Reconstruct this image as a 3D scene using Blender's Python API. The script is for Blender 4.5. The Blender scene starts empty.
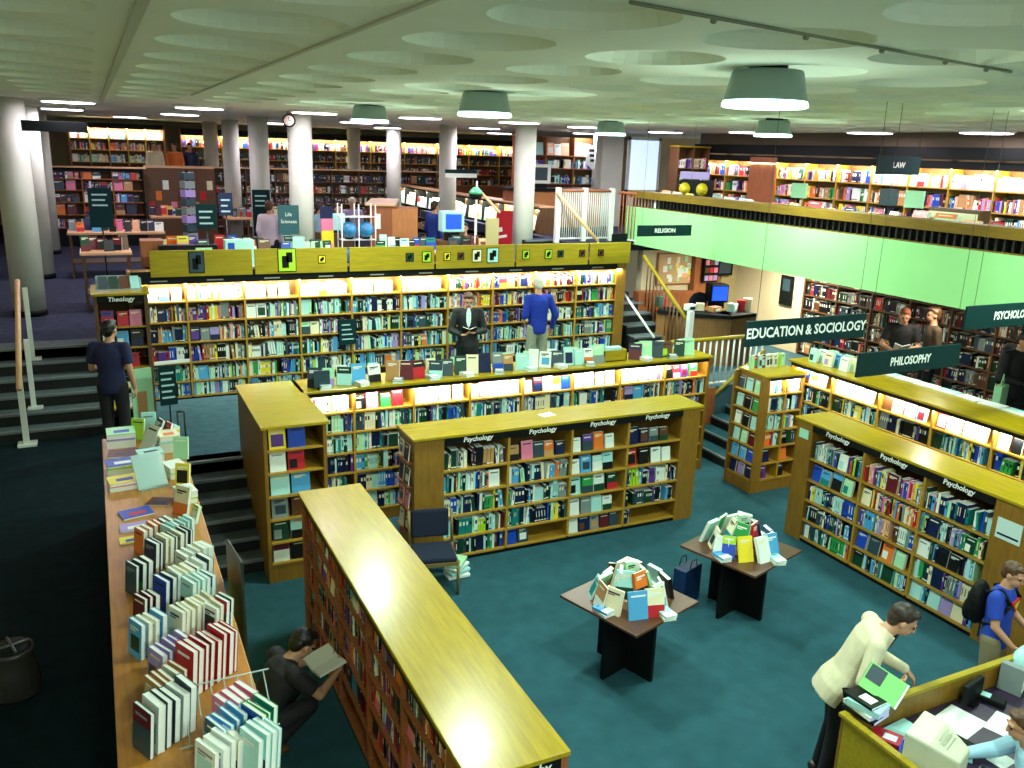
import bpy, math, random
from mathutils import Vector, Matrix, Euler
RN = random.Random(11)
SC = bpy.context.scene
COL = SC.collection
V = Vector
rad = math.radians

# ------------------------------------------------------------------ camera
FOC, PITCH, ROLL, YAW = 854.1, 0.266519, 0.033729, 0.454811
CAMZ = 4.9
def cam_axes():
    cp, sp, ca, sa = math.cos(PITCH), math.sin(PITCH), math.cos(YAW), math.sin(YAW)
    def w(x, y, z): return V((ca*x + sa*y, -sa*x + ca*y, z))
    f = w(0, cp, -sp); u = w(0, sp, cp); r = w(1, 0, 0)
    cr, sr = math.cos(ROLL), math.sin(ROLL)
    return f, cr*r + sr*u, -sr*r + cr*u
CF, CR, CU = cam_axes()
cam = bpy.data.cameras.new('camera'); cam.sensor_width = 36; cam.lens = FOC*36/1024
cam.clip_start = .05; cam.clip_end = 200
camo = bpy.data.objects.new('camera', cam); COL.objects.link(camo)
m = Matrix((CR, CU, -CF)).transposed().to_4x4(); m.translation = V((0, 0, CAMZ))
camo.matrix_world = m
SC.camera = camo
def proj(p):
    d = V(p) - V((0, 0, CAMZ)); z = d.dot(CF)
    if z < .05: return None
    return 512 + FOC*d.dot(CR)/z, 384 - FOC*d.dot(CU)/z, z

# ------------------------------------------------------------------ materials
def lin(h):
    h = h.lstrip('#'); c = [int(h[i:i+2], 16)/255 for i in (0, 2, 4)]
    return [x/12.92 if x <= .04045 else ((x+.055)/1.055)**2.4 for x in c]
MATS = {}
def mat(name, col, rough=.5, metal=0, emit=None, es=0, noise=0, nscale=8, stretch=None, coat=0, bump=0, spec=.5, alpha=1):
    if name in MATS: return MATS[name]
    m = bpy.data.materials.new(name); m.use_nodes = True
    nt = m.node_tree; b = nt.nodes['Principled BSDF']
    c = lin(col) if isinstance(col, str) else list(col)
    b.inputs['Base Color'].default_value = c + [1]
    b.inputs['Roughness'].default_value = rough; b.inputs['Metallic'].default_value = metal
    b.inputs['Specular IOR Level'].default_value = spec
    if coat: b.inputs['Coat Weight'].default_value = coat; b.inputs['Coat Roughness'].default_value = .12
    if emit: b.inputs['Emission Color'].default_value = lin(emit) + [1]; b.inputs['Emission Strength'].default_value = es
    if alpha < 1: b.inputs['Alpha'].default_value = alpha
    if noise or bump:
        tc = nt.nodes.new('ShaderNodeTexCoord'); mp = nt.nodes.new('ShaderNodeMapping')
        nt.links.new(tc.outputs['Object'], mp.inputs['Vector'])
        if stretch: mp.inputs['Scale'].default_value = stretch
        n = nt.nodes.new('ShaderNodeTexNoise'); n.inputs['Scale'].default_value = nscale; n.inputs['Detail'].default_value = 5
        nt.links.new(mp.outputs[0], n.inputs['Vector'])
        if noise:
            cr = nt.nodes.new('ShaderNodeValToRGB')
            cr.color_ramp.elements[0].position = .3; cr.color_ramp.elements[1].position = .7
            cr.color_ramp.elements[0].color = [x*(1-noise) for x in c] + [1]
            cr.color_ramp.elements[1].color = [min(1, x*(1+noise*.6)) for x in c] + [1]
            nt.links.new(n.outputs['Fac'], cr.inputs['Fac']); nt.links.new(cr.outputs[0], b.inputs['Base Color'])
        if bump:
            bp = nt.nodes.new('ShaderNodeBump'); bp.inputs['Strength'].default_value = bump; bp.inputs['Distance'].default_value = .01
            nt.links.new(n.outputs['Fac'], bp.inputs['Height']); nt.links.new(bp.outputs[0], b.inputs['Normal'])
    MATS[name] = m; return m

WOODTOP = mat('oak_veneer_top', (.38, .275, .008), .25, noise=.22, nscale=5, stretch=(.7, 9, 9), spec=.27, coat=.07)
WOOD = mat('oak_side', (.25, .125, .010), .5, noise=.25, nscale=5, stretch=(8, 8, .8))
WOODSH = mat('oak_shelf', (.40, .225, .022), .5, noise=.15, nscale=6, stretch=(.8, 8, 8))
WOODRED = mat('reddish_wood', (.32, .10, .03), .5, noise=.25, nscale=5, stretch=(8, 8, .8))
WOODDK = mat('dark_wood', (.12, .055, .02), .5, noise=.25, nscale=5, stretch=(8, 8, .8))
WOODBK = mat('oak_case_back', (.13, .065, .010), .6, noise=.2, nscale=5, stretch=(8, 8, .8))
HDRW = mat('oak_header', (.36, .27, .012), .45, noise=.2, nscale=4, stretch=(.8, 8, 8), spec=.25)
OLIVE = mat('olive_rail', (.17, .105, .009), .5, noise=.2, nscale=4, stretch=(8, .8, 8), spec=.2)
PALEWOOD = mat('peach_handrail', (.72, .42, .22), .4)
BLACK = mat('black_laminate', (.004, .006, .006), .55, spec=.15)
BLACKM = mat('black_metal', (.01, .012, .012), .35, spec=.5)
SIGN = mat('dark_green_sign', (.004, .028, .030), .6, spec=.12)
WHITE = mat('white_lettering', (.85, .9, .85), .6)
CREAM = mat('cream_column', (.50, .52, .45), .55, noise=.04, nscale=3)
WALLC = mat('cream_wall', (.62, .55, .36), .7, noise=.05, nscale=2)
GREENW = mat('pale_green_fascia', (.27, .64, .25), .7, noise=.05, nscale=1.2)
CEIL = mat('painted_ceiling', (.75, .82, .70), .9, noise=.05, nscale=.8, bump=.05)
PALEPOST = mat('white_painted_metal', (.72, .76, .72), .4)
CARPET = mat('teal_carpet', (.024, .088, .112), .95, noise=.16, nscale=5, spec=.1, bump=.2)
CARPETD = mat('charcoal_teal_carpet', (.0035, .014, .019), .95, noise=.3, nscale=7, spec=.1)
CARPETM = mat('grey_teal_carpet', (.05, .11, .14), .95, noise=.2, nscale=7, spec=.1)
CARPETB = mat('blue_grey_carpet', (.040, .048, .085), .95, noise=.25, nscale=7, spec=.1)
NOSE = mat('grey_nosing', (.13, .16, .16), .7)
TREADB = mat('black_riser', (.004, .006, .007), .8)
NAVYF = mat('navy_fabric', (.004, .012, .035), .9, noise=.2, nscale=40)
CHAIRW = mat('beech_frame', (.20, .14, .04), .4)
SKIN = mat('skin', (.52, .27, .16), .5)
EYE = mat('dark_eye', (.01, .01, .01), .2)
PAGE = mat('paper_pages', (.80, .84, .78), .7)
SHOE = mat('dark_shoe', (.012, .01, .01), .4)
TUBE = mat('lit_tube', (1, .9, .7), .5, emit='#ffe9bd', es=7)
GLOW = mat('lamp_diffuser', (1, 1, 1), .5, emit='#c8fff4', es=7)
GLOWW = mat('ceiling_disc_diffuser', (1, 1, 1), .5, emit='#fff2ff', es=12)
SHADE = mat('frosted_glass_shade', (.20, .26, .22), .4, spec=.4, emit='#4f7468', es=.12)
BEIGE = mat('beige_plastic', (.58, .62, .46), .45)
PLAST = mat('clear_plastic', (.55, .75, .72), .15, alpha=.45)
SCREEN = mat('blue_screen', (.01, .03, .2), .2, emit='#1c50ff', es=1.6)
PAL = {}
def pal(n, h, r=.38): PAL[n] = mat(n.replace(' ', '_') + '_cover', h, r, spec=.4)
for n, h in [('white', '#e6f0e8'), ('cream', '#e8e2bd'), ('pale cyan', '#a9e0dc'), ('sky blue', '#4fa3d8'), ('royal blue', '#1747b8'),
             ('navy', '#0d1b45'), ('black', '#0a0e10'), ('dark green', '#0d3d2a'), ('green', '#2f9a4a'), ('lime', '#a8d42c'),
             ('teal', '#12807c'), ('yellow', '#ecd931'), ('orange', '#e2762a'), ('red', '#b9202b'), ('maroon', '#5c1420'), ('pink', '#df7d9f'),
             ('purple', '#5b3590'), ('lilac', '#a592d0'), ('brown', '#5d3a20'), ('tan', '#b98d5a'), ('grey', '#7d8b8a'), ('slate', '#2f4550'),
             ('mint', '#a9e3b4'), ('peach', '#f0b48a')]:
    pal(n, h)
PN = list(PAL); PMATS = [PAL[n] for n in PN] + [PAGE]; PI_PAGE = len(PN)
def weighted(s):
    out = []
    for t in s.split(','):
        n, w = t.rsplit(':', 1); out += [PN.index(n.strip())]*int(w)
    return out
MIXCOOL = weighted('white:10,pale cyan:9,mint:4,sky blue:5,royal blue:4,navy:7,black:9,dark green:4,green:2,lime:1,teal:4,yellow:1,orange:1,red:1,maroon:1,purple:2,lilac:2,slate:5,grey:2,cream:3')
MIXWARM = weighted('white:5,cream:4,peach:2,pink:3,red:4,maroon:3,orange:3,yellow:2,navy:3,black:3,royal blue:3,sky blue:2,purple:2,lilac:2,green:1,dark green:2,tan:3,grey:2,brown:2')
MIXPALE = weighted('white:9,cream:5,pale cyan:4,mint:2,peach:2,yellow:1,sky blue:1,pink:1,lilac:1,red:1')
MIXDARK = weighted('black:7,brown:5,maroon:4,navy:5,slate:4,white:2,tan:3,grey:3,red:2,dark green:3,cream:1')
MIXPINK = weighted('black:5,red:3,pink:3,maroon:3,white:4,navy:4,purple:3,tan:2,orange:2,slate:3,sky blue:1')
MIXHUE = dict(cool=MIXCOOL, warm=MIXWARM, pale=MIXPALE, dark=MIXDARK, pink=MIXPINK)

# ------------------------------------------------------------------ mesh helpers
class MB:
    def __init__(s): s.v = []; s.f = []; s.m = []; s.s = []
    def add(s, vs, fs, mi=0, M=None, sm=False):
        o = len(s.v)
        s.v += [tuple(M @ V(p)) for p in vs] if M is not None else [tuple(p) for p in vs]
        s.f += [tuple(i+o for i in f) for f in fs]
        s.m += (mi if isinstance(mi, list) else [mi]*len(fs)); s.s += [sm]*len(fs)
        return s
    def box(s, x0, y0, z0, x1, y1, z1, mi=0, M=None):
        return s.add([(x0,y0,z0),(x1,y0,z0),(x1,y1,z0),(x0,y1,z0),(x0,y0,z1),(x1,y0,z1),(x1,y1,z1),(x0,y1,z1)],
                     [(0,3,2,1),(4,5,6,7),(0,1,5,4),(1,2,6,5),(2,3,7,6),(3,0,4,7)], mi, M)
    def lathe(s, prof, n=20, mi=0, M=None, sm=True):
        vs = []; fs = []
        for r, z in prof:
            for k in range(n):
                a = 2*math.pi*k/n; vs.append((r*math.cos(a), r*math.sin(a), z))
        for i in range(len(prof)-1):
            for k in range(n):
                fs.append((i*n+k, i*n+(k+1)%n, (i+1)*n+(k+1)%n, (i+1)*n+k))
        fs.append(tuple(range(n-1, -1, -1))); fs.append(tuple((len(prof)-1)*n+k for k in range(n)))
        return s.add(vs, fs, mi, M, sm)
    def rod(s, a, b, ra, rb=None, n=12, mi=0, M=None, sm=True):
        rb = ra if rb is None else rb
        a, b = V(a), V(b); d = b-a; L = d.length
        if L < 1e-6: return s
        q = d.to_track_quat('Z', 'Y').to_matrix().to_4x4(); q.translation = a
        if M is not None: q = M @ q
        return s.lathe([(ra, 0), (rb, L)], n, mi, q, sm)
    def ell(s, c, r, mi=0, M=None, n=14, k=9):
        vs = [(0, 0, -1)]; fs = []
        for i in range(1, k):
            t = -math.pi/2 + math.pi*i/k
            for j in range(n):
                a = 2*math.pi*j/n; vs.append((math.cos(t)*math.cos(a), math.cos(t)*math.sin(a), math.sin(t)))
        vs.append((0, 0, 1)); e = len(vs)-1
        for j in range(n):
            fs.append((0, 1+(j+1) % n, 1+j)); fs.append((e, 1+(k-2)*n+j, 1+(k-2)*n+(j+1) % n))
        for i in range(k-2):
            for j in range(n):
                fs.append((1+i*n+j, 1+i*n+(j+1) % n, 1+(i+1)*n+(j+1) % n, 1+(i+1)*n+j))
        vs = [(p[0]*r[0], p[1]*r[1], p[2]*r[2]) for p in vs]
        T = Matrix.Translation(V(c)) if M is None else M
        return s.add(vs, fs, mi, T, True)
    def build(s, name, mats, parent=None, bevel=0, loc=None, rz=0):
        me = bpy.data.meshes.new(name); me.from_pydata(s.v, [], s.f)
        for mt in (mats if isinstance(mats, list) else [mats]): me.materials.append(mt)
        me.polygons.foreach_set('material_index', s.m); me.polygons.foreach_set('use_smooth', s.s); me.update()
        o = bpy.data.objects.new(name, me); COL.objects.link(o)
        if parent is not None: o.parent = parent
        if loc is not None: o.location = loc; o.rotation_euler = (0, 0, rz)
        if bevel:
            b = o.modifiers.new('bevel', 'BEVEL'); b.width = bevel; b.segments = 2; b.limit_method = 'ANGLE'
        return o
def tag(o, label=None, cat=None, group=None, kind=None):
    if label: o['label'] = label
    if cat: o['category'] = cat
    if group: o['group'] = group
    if kind: o['kind'] = kind
    return o
def thing(name, label, cat, loc=(0,0,0), rz=0, group=None):
    o = bpy.data.objects.new(name, None); COL.objects.link(o); o.empty_display_size = .1
    o.location = loc; o.rotation_euler = (0, 0, rz)
    return tag(o, label, cat, group)
def box(name, mt, dims, parent=None, bevel=0):
    return MB().box(*dims).build(name, mt, parent, bevel)
def struct(name, mt, *boxes):
    mb = MB()
    for b in boxes: mb.box(*b)
    return tag(mb.build(name, mt), kind='structure')
def text(name, s, size, mt, loc, rot, parent=None, ext=.003, shear=0, align='CENTER', bold=.0, sx=1):
    c = bpy.data.curves.new(name, 'FONT'); c.body = s; c.size = size; c.extrude = ext; c.align_x = align; c.align_y = 'CENTER'
    c.shear = shear; c.offset = bold; c.materials.append(mt); c.resolution_u = 2
    o = bpy.data.objects.new(name, c); COL.objects.link(o); o.location = loc; o.rotation_euler = rot; o.scale = (sx, 1, 1)
    if parent is not None: o.parent = parent
    return o
ORD = ['first','second','third','fourth','fifth','sixth','seventh','eighth','ninth','tenth','eleventh','twelfth','thirteenth','fourteenth',
       'fifteenth','sixteenth','seventeenth','eighteenth','nineteenth','twentieth'] + ['twenty-'+w for w in
       ['first','second','third','fourth','fifth','sixth','seventh','eighth','ninth']] + ['thirtieth'] + ['thirty-'+w for w in ['first','second','third','fourth','fifth','sixth','seventh','eighth','ninth']] + ['fortieth']

# ------------------------------------------------------------------ books
# spec: (matrix, w, h, d, face, cover, art, title, label, group, force)
SPECS = []
def book_mesh(mb, M, w, h, d, face, c, a, t):
    x = w/2
    vs = [(-x,0,0),(x,0,0),(x,d,0),(-x,d,0),(-x,0,h),(x,0,h),(x,d,h),(-x,d,h)]
    mb.add(vs, [(0,3,2,1),(4,5,6,7),(0,1,5,4),(1,2,6,5),(2,3,7,6),(3,0,4,7)],
           [PI_PAGE, PI_PAGE, c, c if not face else PI_PAGE, c if face else PI_PAGE, c], M)
    mb_art(mb, x, h, face, a, t, c, M)
def mb_art(mb, x, h, face, ai, ti, ci, M=None, seed=None):
    e = -.0008; q = (int(x*1e5)+int(h*1e5)) % 7
    def P_(x0, x1, z0, z1, m_): mb.add([(x*x0,e,h*z0),(x*x1,e,h*z0),(x*x1,e,h*z1),(x*x0,e,h*z1)], [(0,1,2,3)], m_, M)
    if face:
        if q in (0, 3): P_(-.99, .99, .0, .42, ai)
        elif q == 1: P_(-.6, .7, .18, .62, ai)
        elif q == 2: P_(-.99, .99, .62, .98, ai)
        elif q == 4: P_(-.85, .1, .1, .55, ai)
        elif q == 5: P_(-.75, .75, .12, .70, ai)
        e = -.0012; P_(-.7, .5+.05*q, .80, .86, ti)
        if q % 2: P_(-.7, .1, .73, .77, ti)
    else:
        if q in (0, 2, 5): P_(-.6, .6, .55, .78, ti)
        elif q in (1, 6): P_(-.3, .3, .35, .80, ti)
        if q > 3: P_(-.95, .95, .06, .13, ti)
def spec(loc, rz, w, h, d, face, mix, label=None, group=None, force=False, lean=0, tilt=0, c=None):
    P = MIXHUE[mix] if isinstance(mix, str) else mix
    c = RN.choice(P) if c is None else c
    a = RN.choice(P); t = RN.choice([0, 0, 1, 1, 6, 5, 20])
    if t == c: t = 6 if c != 6 else 0
    if RN.random() < .35: a = c
    M = Matrix.Translation(V(loc)) @ Matrix.Rotation(rz, 4, 'Z') @ Matrix.Rotation(tilt, 4, 'X') @ Matrix.Rotation(lean, 4, 'Y')
    SPECS.append((M, w, h, d, face, c, a, t, label, group, force))
    return PN[c]
def emit_books(limit=322):
    def area(s):
        M, w, h, d, face = s[:5]
        ps = [proj(M @ V(p)) for p in ((-w/2,0,0),(w/2,0,0),(w/2,0,h),(-w/2,0,h),(0,d,h))]
        if any(p is None for p in ps): return 0
        cx = sum(p[0] for p in ps)/5; cy = sum(p[1] for p in ps)/5
        if not (0 < cx < 1024 and 0 < cy < 768): return 0
        q = ps[:4]; A = abs(sum(q[i][0]*q[(i+1) % 4][1]-q[(i+1) % 4][0]*q[i][1] for i in range(4)))/2
        n = M.to_3x3() @ V((0,-1,0))
        if n.dot(V((0,0,CAMZ))-M.translation) < 0: A *= .3
        return A
    forced = [s for s in SPECS if s[10]]; rest = [s for s in SPECS if not s[10]]
    rest.sort(key=area, reverse=True)
    n = max(0, limit-len(forced)); ind = forced + [s for s in rest[:n] if area(s) > 0]
    left = rest[n:]
    for M, w, h, d, face, c, a, t, lab, grp, fc in ind:
        mb = MB()
        if fc == 'pages':
            x = w/2; b = .0025
            mb.box(-x,0,0,x,b,h,0).box(-x,d-b,0,x,d,h,0).box(-x,0,0,-x+b,d,h,0)
            mb_art(mb, x, h, True, 1, 2, 0)
            o = mb.build('book', [PMATS[c], PMATS[a], PMATS[t]])
            pg = MB().box(-x+b, b, .003, x-.003, d-b, h-.003).build('pages', PAGE, o)
        else:
            book_mesh(mb, Matrix.Identity(4), w, h, d, face, 0, 1, 2)
            mb.m = [3 if k == PI_PAGE else k for k in mb.m]
            o = mb.build('book', [PMATS[c], PMATS[a], PMATS[t], PAGE])
        o.matrix_world = M
        tag(o, lab or (PN[c] + ' book standing among the shelved books'), 'book', grp or 'books on the shelves')
    mb = MB()
    for M, w, h, d, face, c, a, t, lab, grp, fc in left: book_mesh(mb, M, w, h, d, face, c, a, t)
    o = mb.build('shelved_books', PMATS)
    tag(o, 'rows of many coloured books filling the bookcases throughout the shop', 'books', kind='stuff')

class Case:
    """a bookcase in local space: x along the face, y into the case, z up"""
    def __init__(s, name, label, loc, rz, L, D, H, xs, zs, wood=WOOD, top=True, hdr=.09, light=False, group=None, toplip=.03, back=True, cat='bookcase', topmat=WOODTOP, bays=None, short='bookcase', panel=None, edge=WOODSH, topth=.035):
        s.loc, s.rz, s.xs, s.zs, s.H, s.L, s.D, s.hdr, s.short = V(loc), rz, xs, zs, H, L, D, hdr, short
        s.r = thing(name, label, cat, loc, rz, group); r = s.r
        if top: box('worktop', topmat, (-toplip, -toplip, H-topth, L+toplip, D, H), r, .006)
        zt = H-topth if top else H
        pw = panel or wood
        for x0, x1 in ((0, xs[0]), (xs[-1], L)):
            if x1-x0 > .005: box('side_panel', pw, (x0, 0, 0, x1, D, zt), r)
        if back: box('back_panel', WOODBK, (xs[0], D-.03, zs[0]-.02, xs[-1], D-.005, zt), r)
        box('plinth', wood if zs[0] > .12 else BLACK, (xs[0], .015, 0, xs[-1], D-.02, zs[0]-.021), r)
        for x in xs[1:-1]: box('divider', edge, (x-.015, 0.004, zs[0]-.01, x+.015, D-.035, zt), r)
        for k, z in enumerate(zs):
            for i in range(len(xs)-1):
                a = xs[i] + (.015 if i else 0); b = xs[i+1] - (.015 if i < len(xs)-2 else 0)
                box('shelf', edge, (a, .003, z-.022, b, D-.035, z), r)
        if hdr: box('header', BLACK, (xs[0], -.012, zt-hdr, xs[-1], .002, zt), r)
        if light:
            mb = MB()
            for i in range(len(xs)-1): mb.rod((xs[i]+.08, .03, zt-.02-(0 if hdr else .02)), (xs[i+1]-.08, .03, zt-.02-(0 if hdr else .02)), .012, n=8)
            mb.build('light_tube', TUBE, r)
            ld = bpy.data.lights.new('tube_light', 'AREA'); ld.shape = 'RECTANGLE'; ld.size = L-.2; ld.size_y = .05
            ld.energy = light*L; ld.color = (1, .90, .70)
            lo = bpy.data.objects.new('tube_light', ld); COL.objects.link(lo); lo.parent = r
            lo.location = (L/2, -.012, zt-hdr-.012); lo.rotation_euler = (rad(48), 0, 0)
    def W(s, x, y, z):
        return s.loc + Matrix.Rotation(s.rz, 3, 'Z') @ V((x, y, z))
    def sign(s, i, t, size=.085, sx=1):
        x = (s.xs[i]+s.xs[i+1])/2; zt = s.H - .035
        text('lettering', t, size, WHITE, (x, -.016, zt-s.hdr/2-.002), (rad(90), 0, 0), s.r, .001, shear=.15, bold=.002, sx=sx)
    def fill(s, i, j, mix='cool', mode='spine', fillto=1.0, hs=None, fs=1, dz=0, force=False, setb=.03):
        x0, x1 = s.xs[i]+.018, s.xs[i+1]-.018; z = s.zs[j]+.001+dz
        zt = (s.zs[j+1]-.025) if j+1 < len(s.zs) else s.H-.035-s.hdr
        hm = (zt-z)
        bay = ORD[i]; row = ORD[len(s.zs)-1-j]; n = 0
        if mode == 'spine':
            x = x0; end = x0+(x1-x0)*fillto
            while x < end-.015:
                run = RN.randint(1, 4) if RN.random() < .4 else 1
                hb = min(hm-.02, RN.uniform(.165, .245)); wb = RN.uniform(.014, .042)*fs; db = RN.uniform(.13, .17); sb = setb+RN.uniform(0, .02)
                c = RN.choice(MIXHUE[mix]); lean = RN.uniform(-.02, .02) if RN.random() < .8 else RN.uniform(-.13, .13)
                for _ in range(run):
                    if x+wb > end: break
                    n += 1
                    nm = '%s book, %s along, %s shelf, %s bay of the %s' % (PN[c], ORD[min(n-1, 39)], row, bay, s.short)
                    spec(s.W(x+wb/2, sb, z), s.rz, wb*.94, hb, db, False, mix, nm, 'books in the '+s.short, force, lean=lean, c=c)
                    x += wb + abs(lean)*.06
                if RN.random() < .04: x += RN.uniform(.02, .08)
        elif mode == 'face':
            x = x0+.01; end = x0+(x1-x0)*fillto
            while x < end-.12*(fs if fs > 1.3 else 1):
                wb = RN.uniform(.125, .165)*(fs if fs > 1.3 else 1); hb = min(hm-.015, wb*RN.uniform(1.35, 1.55))
                if x+wb > x1: break
                n += 1; c = RN.choice(MIXHUE[mix])
                nm = '%s cover, %s along, %s shelf, %s bay of the %s' % (PN[c], ORD[n-1], row, bay, s.short)
                spec(s.W(x+wb/2, setb+.015, z), s.rz, wb, hb, RN.choice([.02, .035, .06]), True, mix, nm, 'books in the '+s.short, force, tilt=-.14, c=c)
                x += wb+RN.uniform(.005, .05)
        elif mode == 'mix':
            x = x0
            while x < x0+(x1-x0)*fillto-.1:
                if RN.random() < .35 and x1-x > .16:
                    wb = RN.uniform(.125, .155); n += 1; c = RN.choice(MIXHUE[mix])
                    spec(s.W(x+wb/2, setb+.01, z), s.rz, wb, min(hm-.015, wb*1.45), .03, True, mix,
                         '%s cover, %s along, %s shelf, %s bay of the %s' % (PN[c], ORD[n-1], row, bay, s.short), 'books in the '+s.short, force, tilt=-.1, c=c)
                    x += wb+.01
                else:
                    for _ in range(RN.randint(3, 8)):
                        wb = RN.uniform(.015, .036)*fs
                        if x+wb > x1: break
                        hb = min(hm-.02, RN.uniform(.17, .235)); n += 1; c = RN.choice(MIXHUE[mix])
                        spec(s.W(x+wb/2, setb+RN.uniform(0, .02), z), s.rz, wb*.94, hb, .15, False, mix,
                             '%s book, %s along, %s shelf, %s bay of the %s' % (PN[c], ORD[min(n-1, 39)], row, bay, s.short), 'books in the '+s.short, force, lean=RN.uniform(-.03, .03), c=c)
                        x += wb

# ------------------------------------------------------------------ room shell
Z1, Z2, Z3, ZC = 1.0, 2.0, 3.14, 5.45
struct('floor', CARPET, (.6, -5, -.1, 12.5, 11.6, 0))
struct('floor_middle_level', CARPETM, (1.46, 10.99, 0, 8.9, 13.7, Z1), (-.1, 10.99, 0, 1.46, 13.95, Z1), (8.9, 11.5, 0, 15.0, 15.6, Z1), (10.6, -5, 0, 15.0, 11.5, Z1))
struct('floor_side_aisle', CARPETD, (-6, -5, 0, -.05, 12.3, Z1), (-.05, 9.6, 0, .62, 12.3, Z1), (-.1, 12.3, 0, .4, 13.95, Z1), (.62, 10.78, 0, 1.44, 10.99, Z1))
struct('floor_upper_level', CARPETB, (-7, 13.95, .9, 9.2, 36, Z2), (-7, 13.5, .9, -.1, 13.95, Z2), (9.2, 14.55, .9, 10.05, 15.6, Z2), (9.2, 15.6, .9, 10.4, 36, Z2))
struct('floor_balcony', CARPETB, (10.02, -5, Z3-.02, 15, 15.3, Z3), (8.6, 15.3, Z3-.2, 15, 24, Z3), (10.4, 24, Z3-.2, 17, 36, Z3))
struct('wall_balcony_fascia', GREENW, (9.92, -5, 3.13, 10.02, 15.2, 3.88))
struct('wall_right', WALLC, (14.6, -5, 0, 14.8, 16, ZC), (17, 16, 0, 17.2, 36, ZC), (14.8, 15.8, 0, 17, 16, ZC))
struct('wall_back', WALLC, (-7, 33, 0, 17, 33.2, ZC))
struct('wall_left', WALLC, (-3.4, -5, 0, -3.2, 33, ZC))
struct('wall_under_landing', WALLC, (10.5, 15.3, Z1, 14.6, 15.5, Z3-.02), (13.6, 14.2, Z1, 14.6, 14.3, Z3-.02))
struct('wall_under_landing_panel', WOODRED, (11.75, 15.1, Z1, 12.45, 15.29, Z3-.03))
# ceiling with a grid of round coffers
def ceiling():
    mb = MB(); pu, pv, r, n = 1.12, 1.1, .41, 28
    us = [-.32+pu*i for i in range(-4, 14)]; vs = [3.36+pv*j for j in range(-6, 10)]
    for cu in us:
        for cv in vs:
            ring0 = []; rings = []
            for k in range(n):
                a = 2*math.pi*k/n + math.pi/n; c, s_ = math.cos(a), math.sin(a)
                q = max(abs(c)/(pu/2), abs(s_)/(pv/2)); ring0.append((cu+c/q, cv+s_/q, ZC))
            prof = [(r, ZC), (r*.985, ZC+.03), (r*.93, ZC+.075), (r*.78, ZC+.12), (r*.5, ZC+.15), (r*.2, ZC+.16)]
            rings = [[(cu+p*math.cos(2*math.pi*k/n+math.pi/n), cv+p*math.sin(2*math.pi*k/n+math.pi/n), z) for k in range(n)] for p, z in prof]
            allr = [ring0]+rings; pts = [p for rr in allr for p in rr]; fs = []
            for i in range(len(allr)-1):
                for k in range(n): fs.append((i*n+k, (i+1)*n+k, (i+1)*n+(k+1) % n, i*n+(k+1) % n))
            fs.append(tuple((len(allr)-1)*n+k for k in range(n)))
            mb.add(pts, fs, 0, None, False)
            # corners
            x0, x1, y0, y1 = cu-pu/2, cu+pu/2, cv-pv/2, cv+pv/2
            for cx, cy in ((x0,y0),(x1,y0),(x1,y1),(x0,y1)):
                near = sorted(range(n), key=lambda k: (ring0[k][0]-cx)**2+(ring0[k][1]-cy)**2)[:2]
                mb.add([(cx, cy, ZC), ring0[near[0]], ring0[near[1]]], [(0,1,2)])
    v1 = vs[-1]+pv/2; v0 = vs[0]-pv/2; u0 = us[0]-pu/2; u1 = us[-1]+pu/2
    mb.add([(-8,v1,ZC),(18,v1,ZC),(18,36,ZC),(-8,36,ZC)], [(0,3,2,1)])
    mb.add([(u1,-6,ZC),(18,-6,ZC),(18,v1,ZC),(u1,v1,ZC)], [(0,3,2,1)])
    mb.add([(-8,-6,ZC+.25),(18,-6,ZC+.25),(18,36,ZC+.25),(-8,36,ZC+.25)], [(0,3,2,1)])  # unseen flat sheet above the coffers, added to keep outside light out
    return tag(mb.build('ceiling', CEIL), kind='structure')
ceiling()
RIB = mat('ceiling_rib', (.50, .52, .42), .8)
struct('trim_ceiling_1', RIB, (.225, 2, ZC-.018, .275, 16.2, ZC+.002))
struct('trim_ceiling_2', RIB, (1.22, 2, ZC-.012, 1.25, 12, ZC+.002))
mb = MB().rod((1.85, 2.9, ZC-.007), (4.95, 3.56, ZC-.007), .008, n=6)
for t in (.15, .35, .55, .75, .9): mb.ell((1.85+3.1*t, 2.9+.66*t, ZC-.02), (.015, .015, .012), n=8, k=5)
tag(mb.build('cable_conduit', mat('conduit_grey', (.2, .22, .15), .6)), 'thin cable conduit with small clips running across the coffered ceiling', 'conduit')
# columns
for gi, (u, vs) in enumerate([(-1.1, [16.1, 20.4, 24.7]), (3.45, [16.1, 20.4, 24.7, 29.0]), (8.0, [16.1, 20.4, 24.7, 29.0]), (12.4, [20.4])]):
    for v in vs:
        zb = Z3 if u > 9 else Z2
        cr_ = .25 if u < 0 else .215
        mb = MB().lathe([(cr_, zb+.1), (cr_, ZC)], 28)
        o = mb.build('column', CREAM); o.location = (u, v, 0); tag(o, kind='structure')
        b = MB().lathe([(cr_+.012, zb), (cr_+.012, zb+.1)], 28).build('column_base', BLACK, o)
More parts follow.
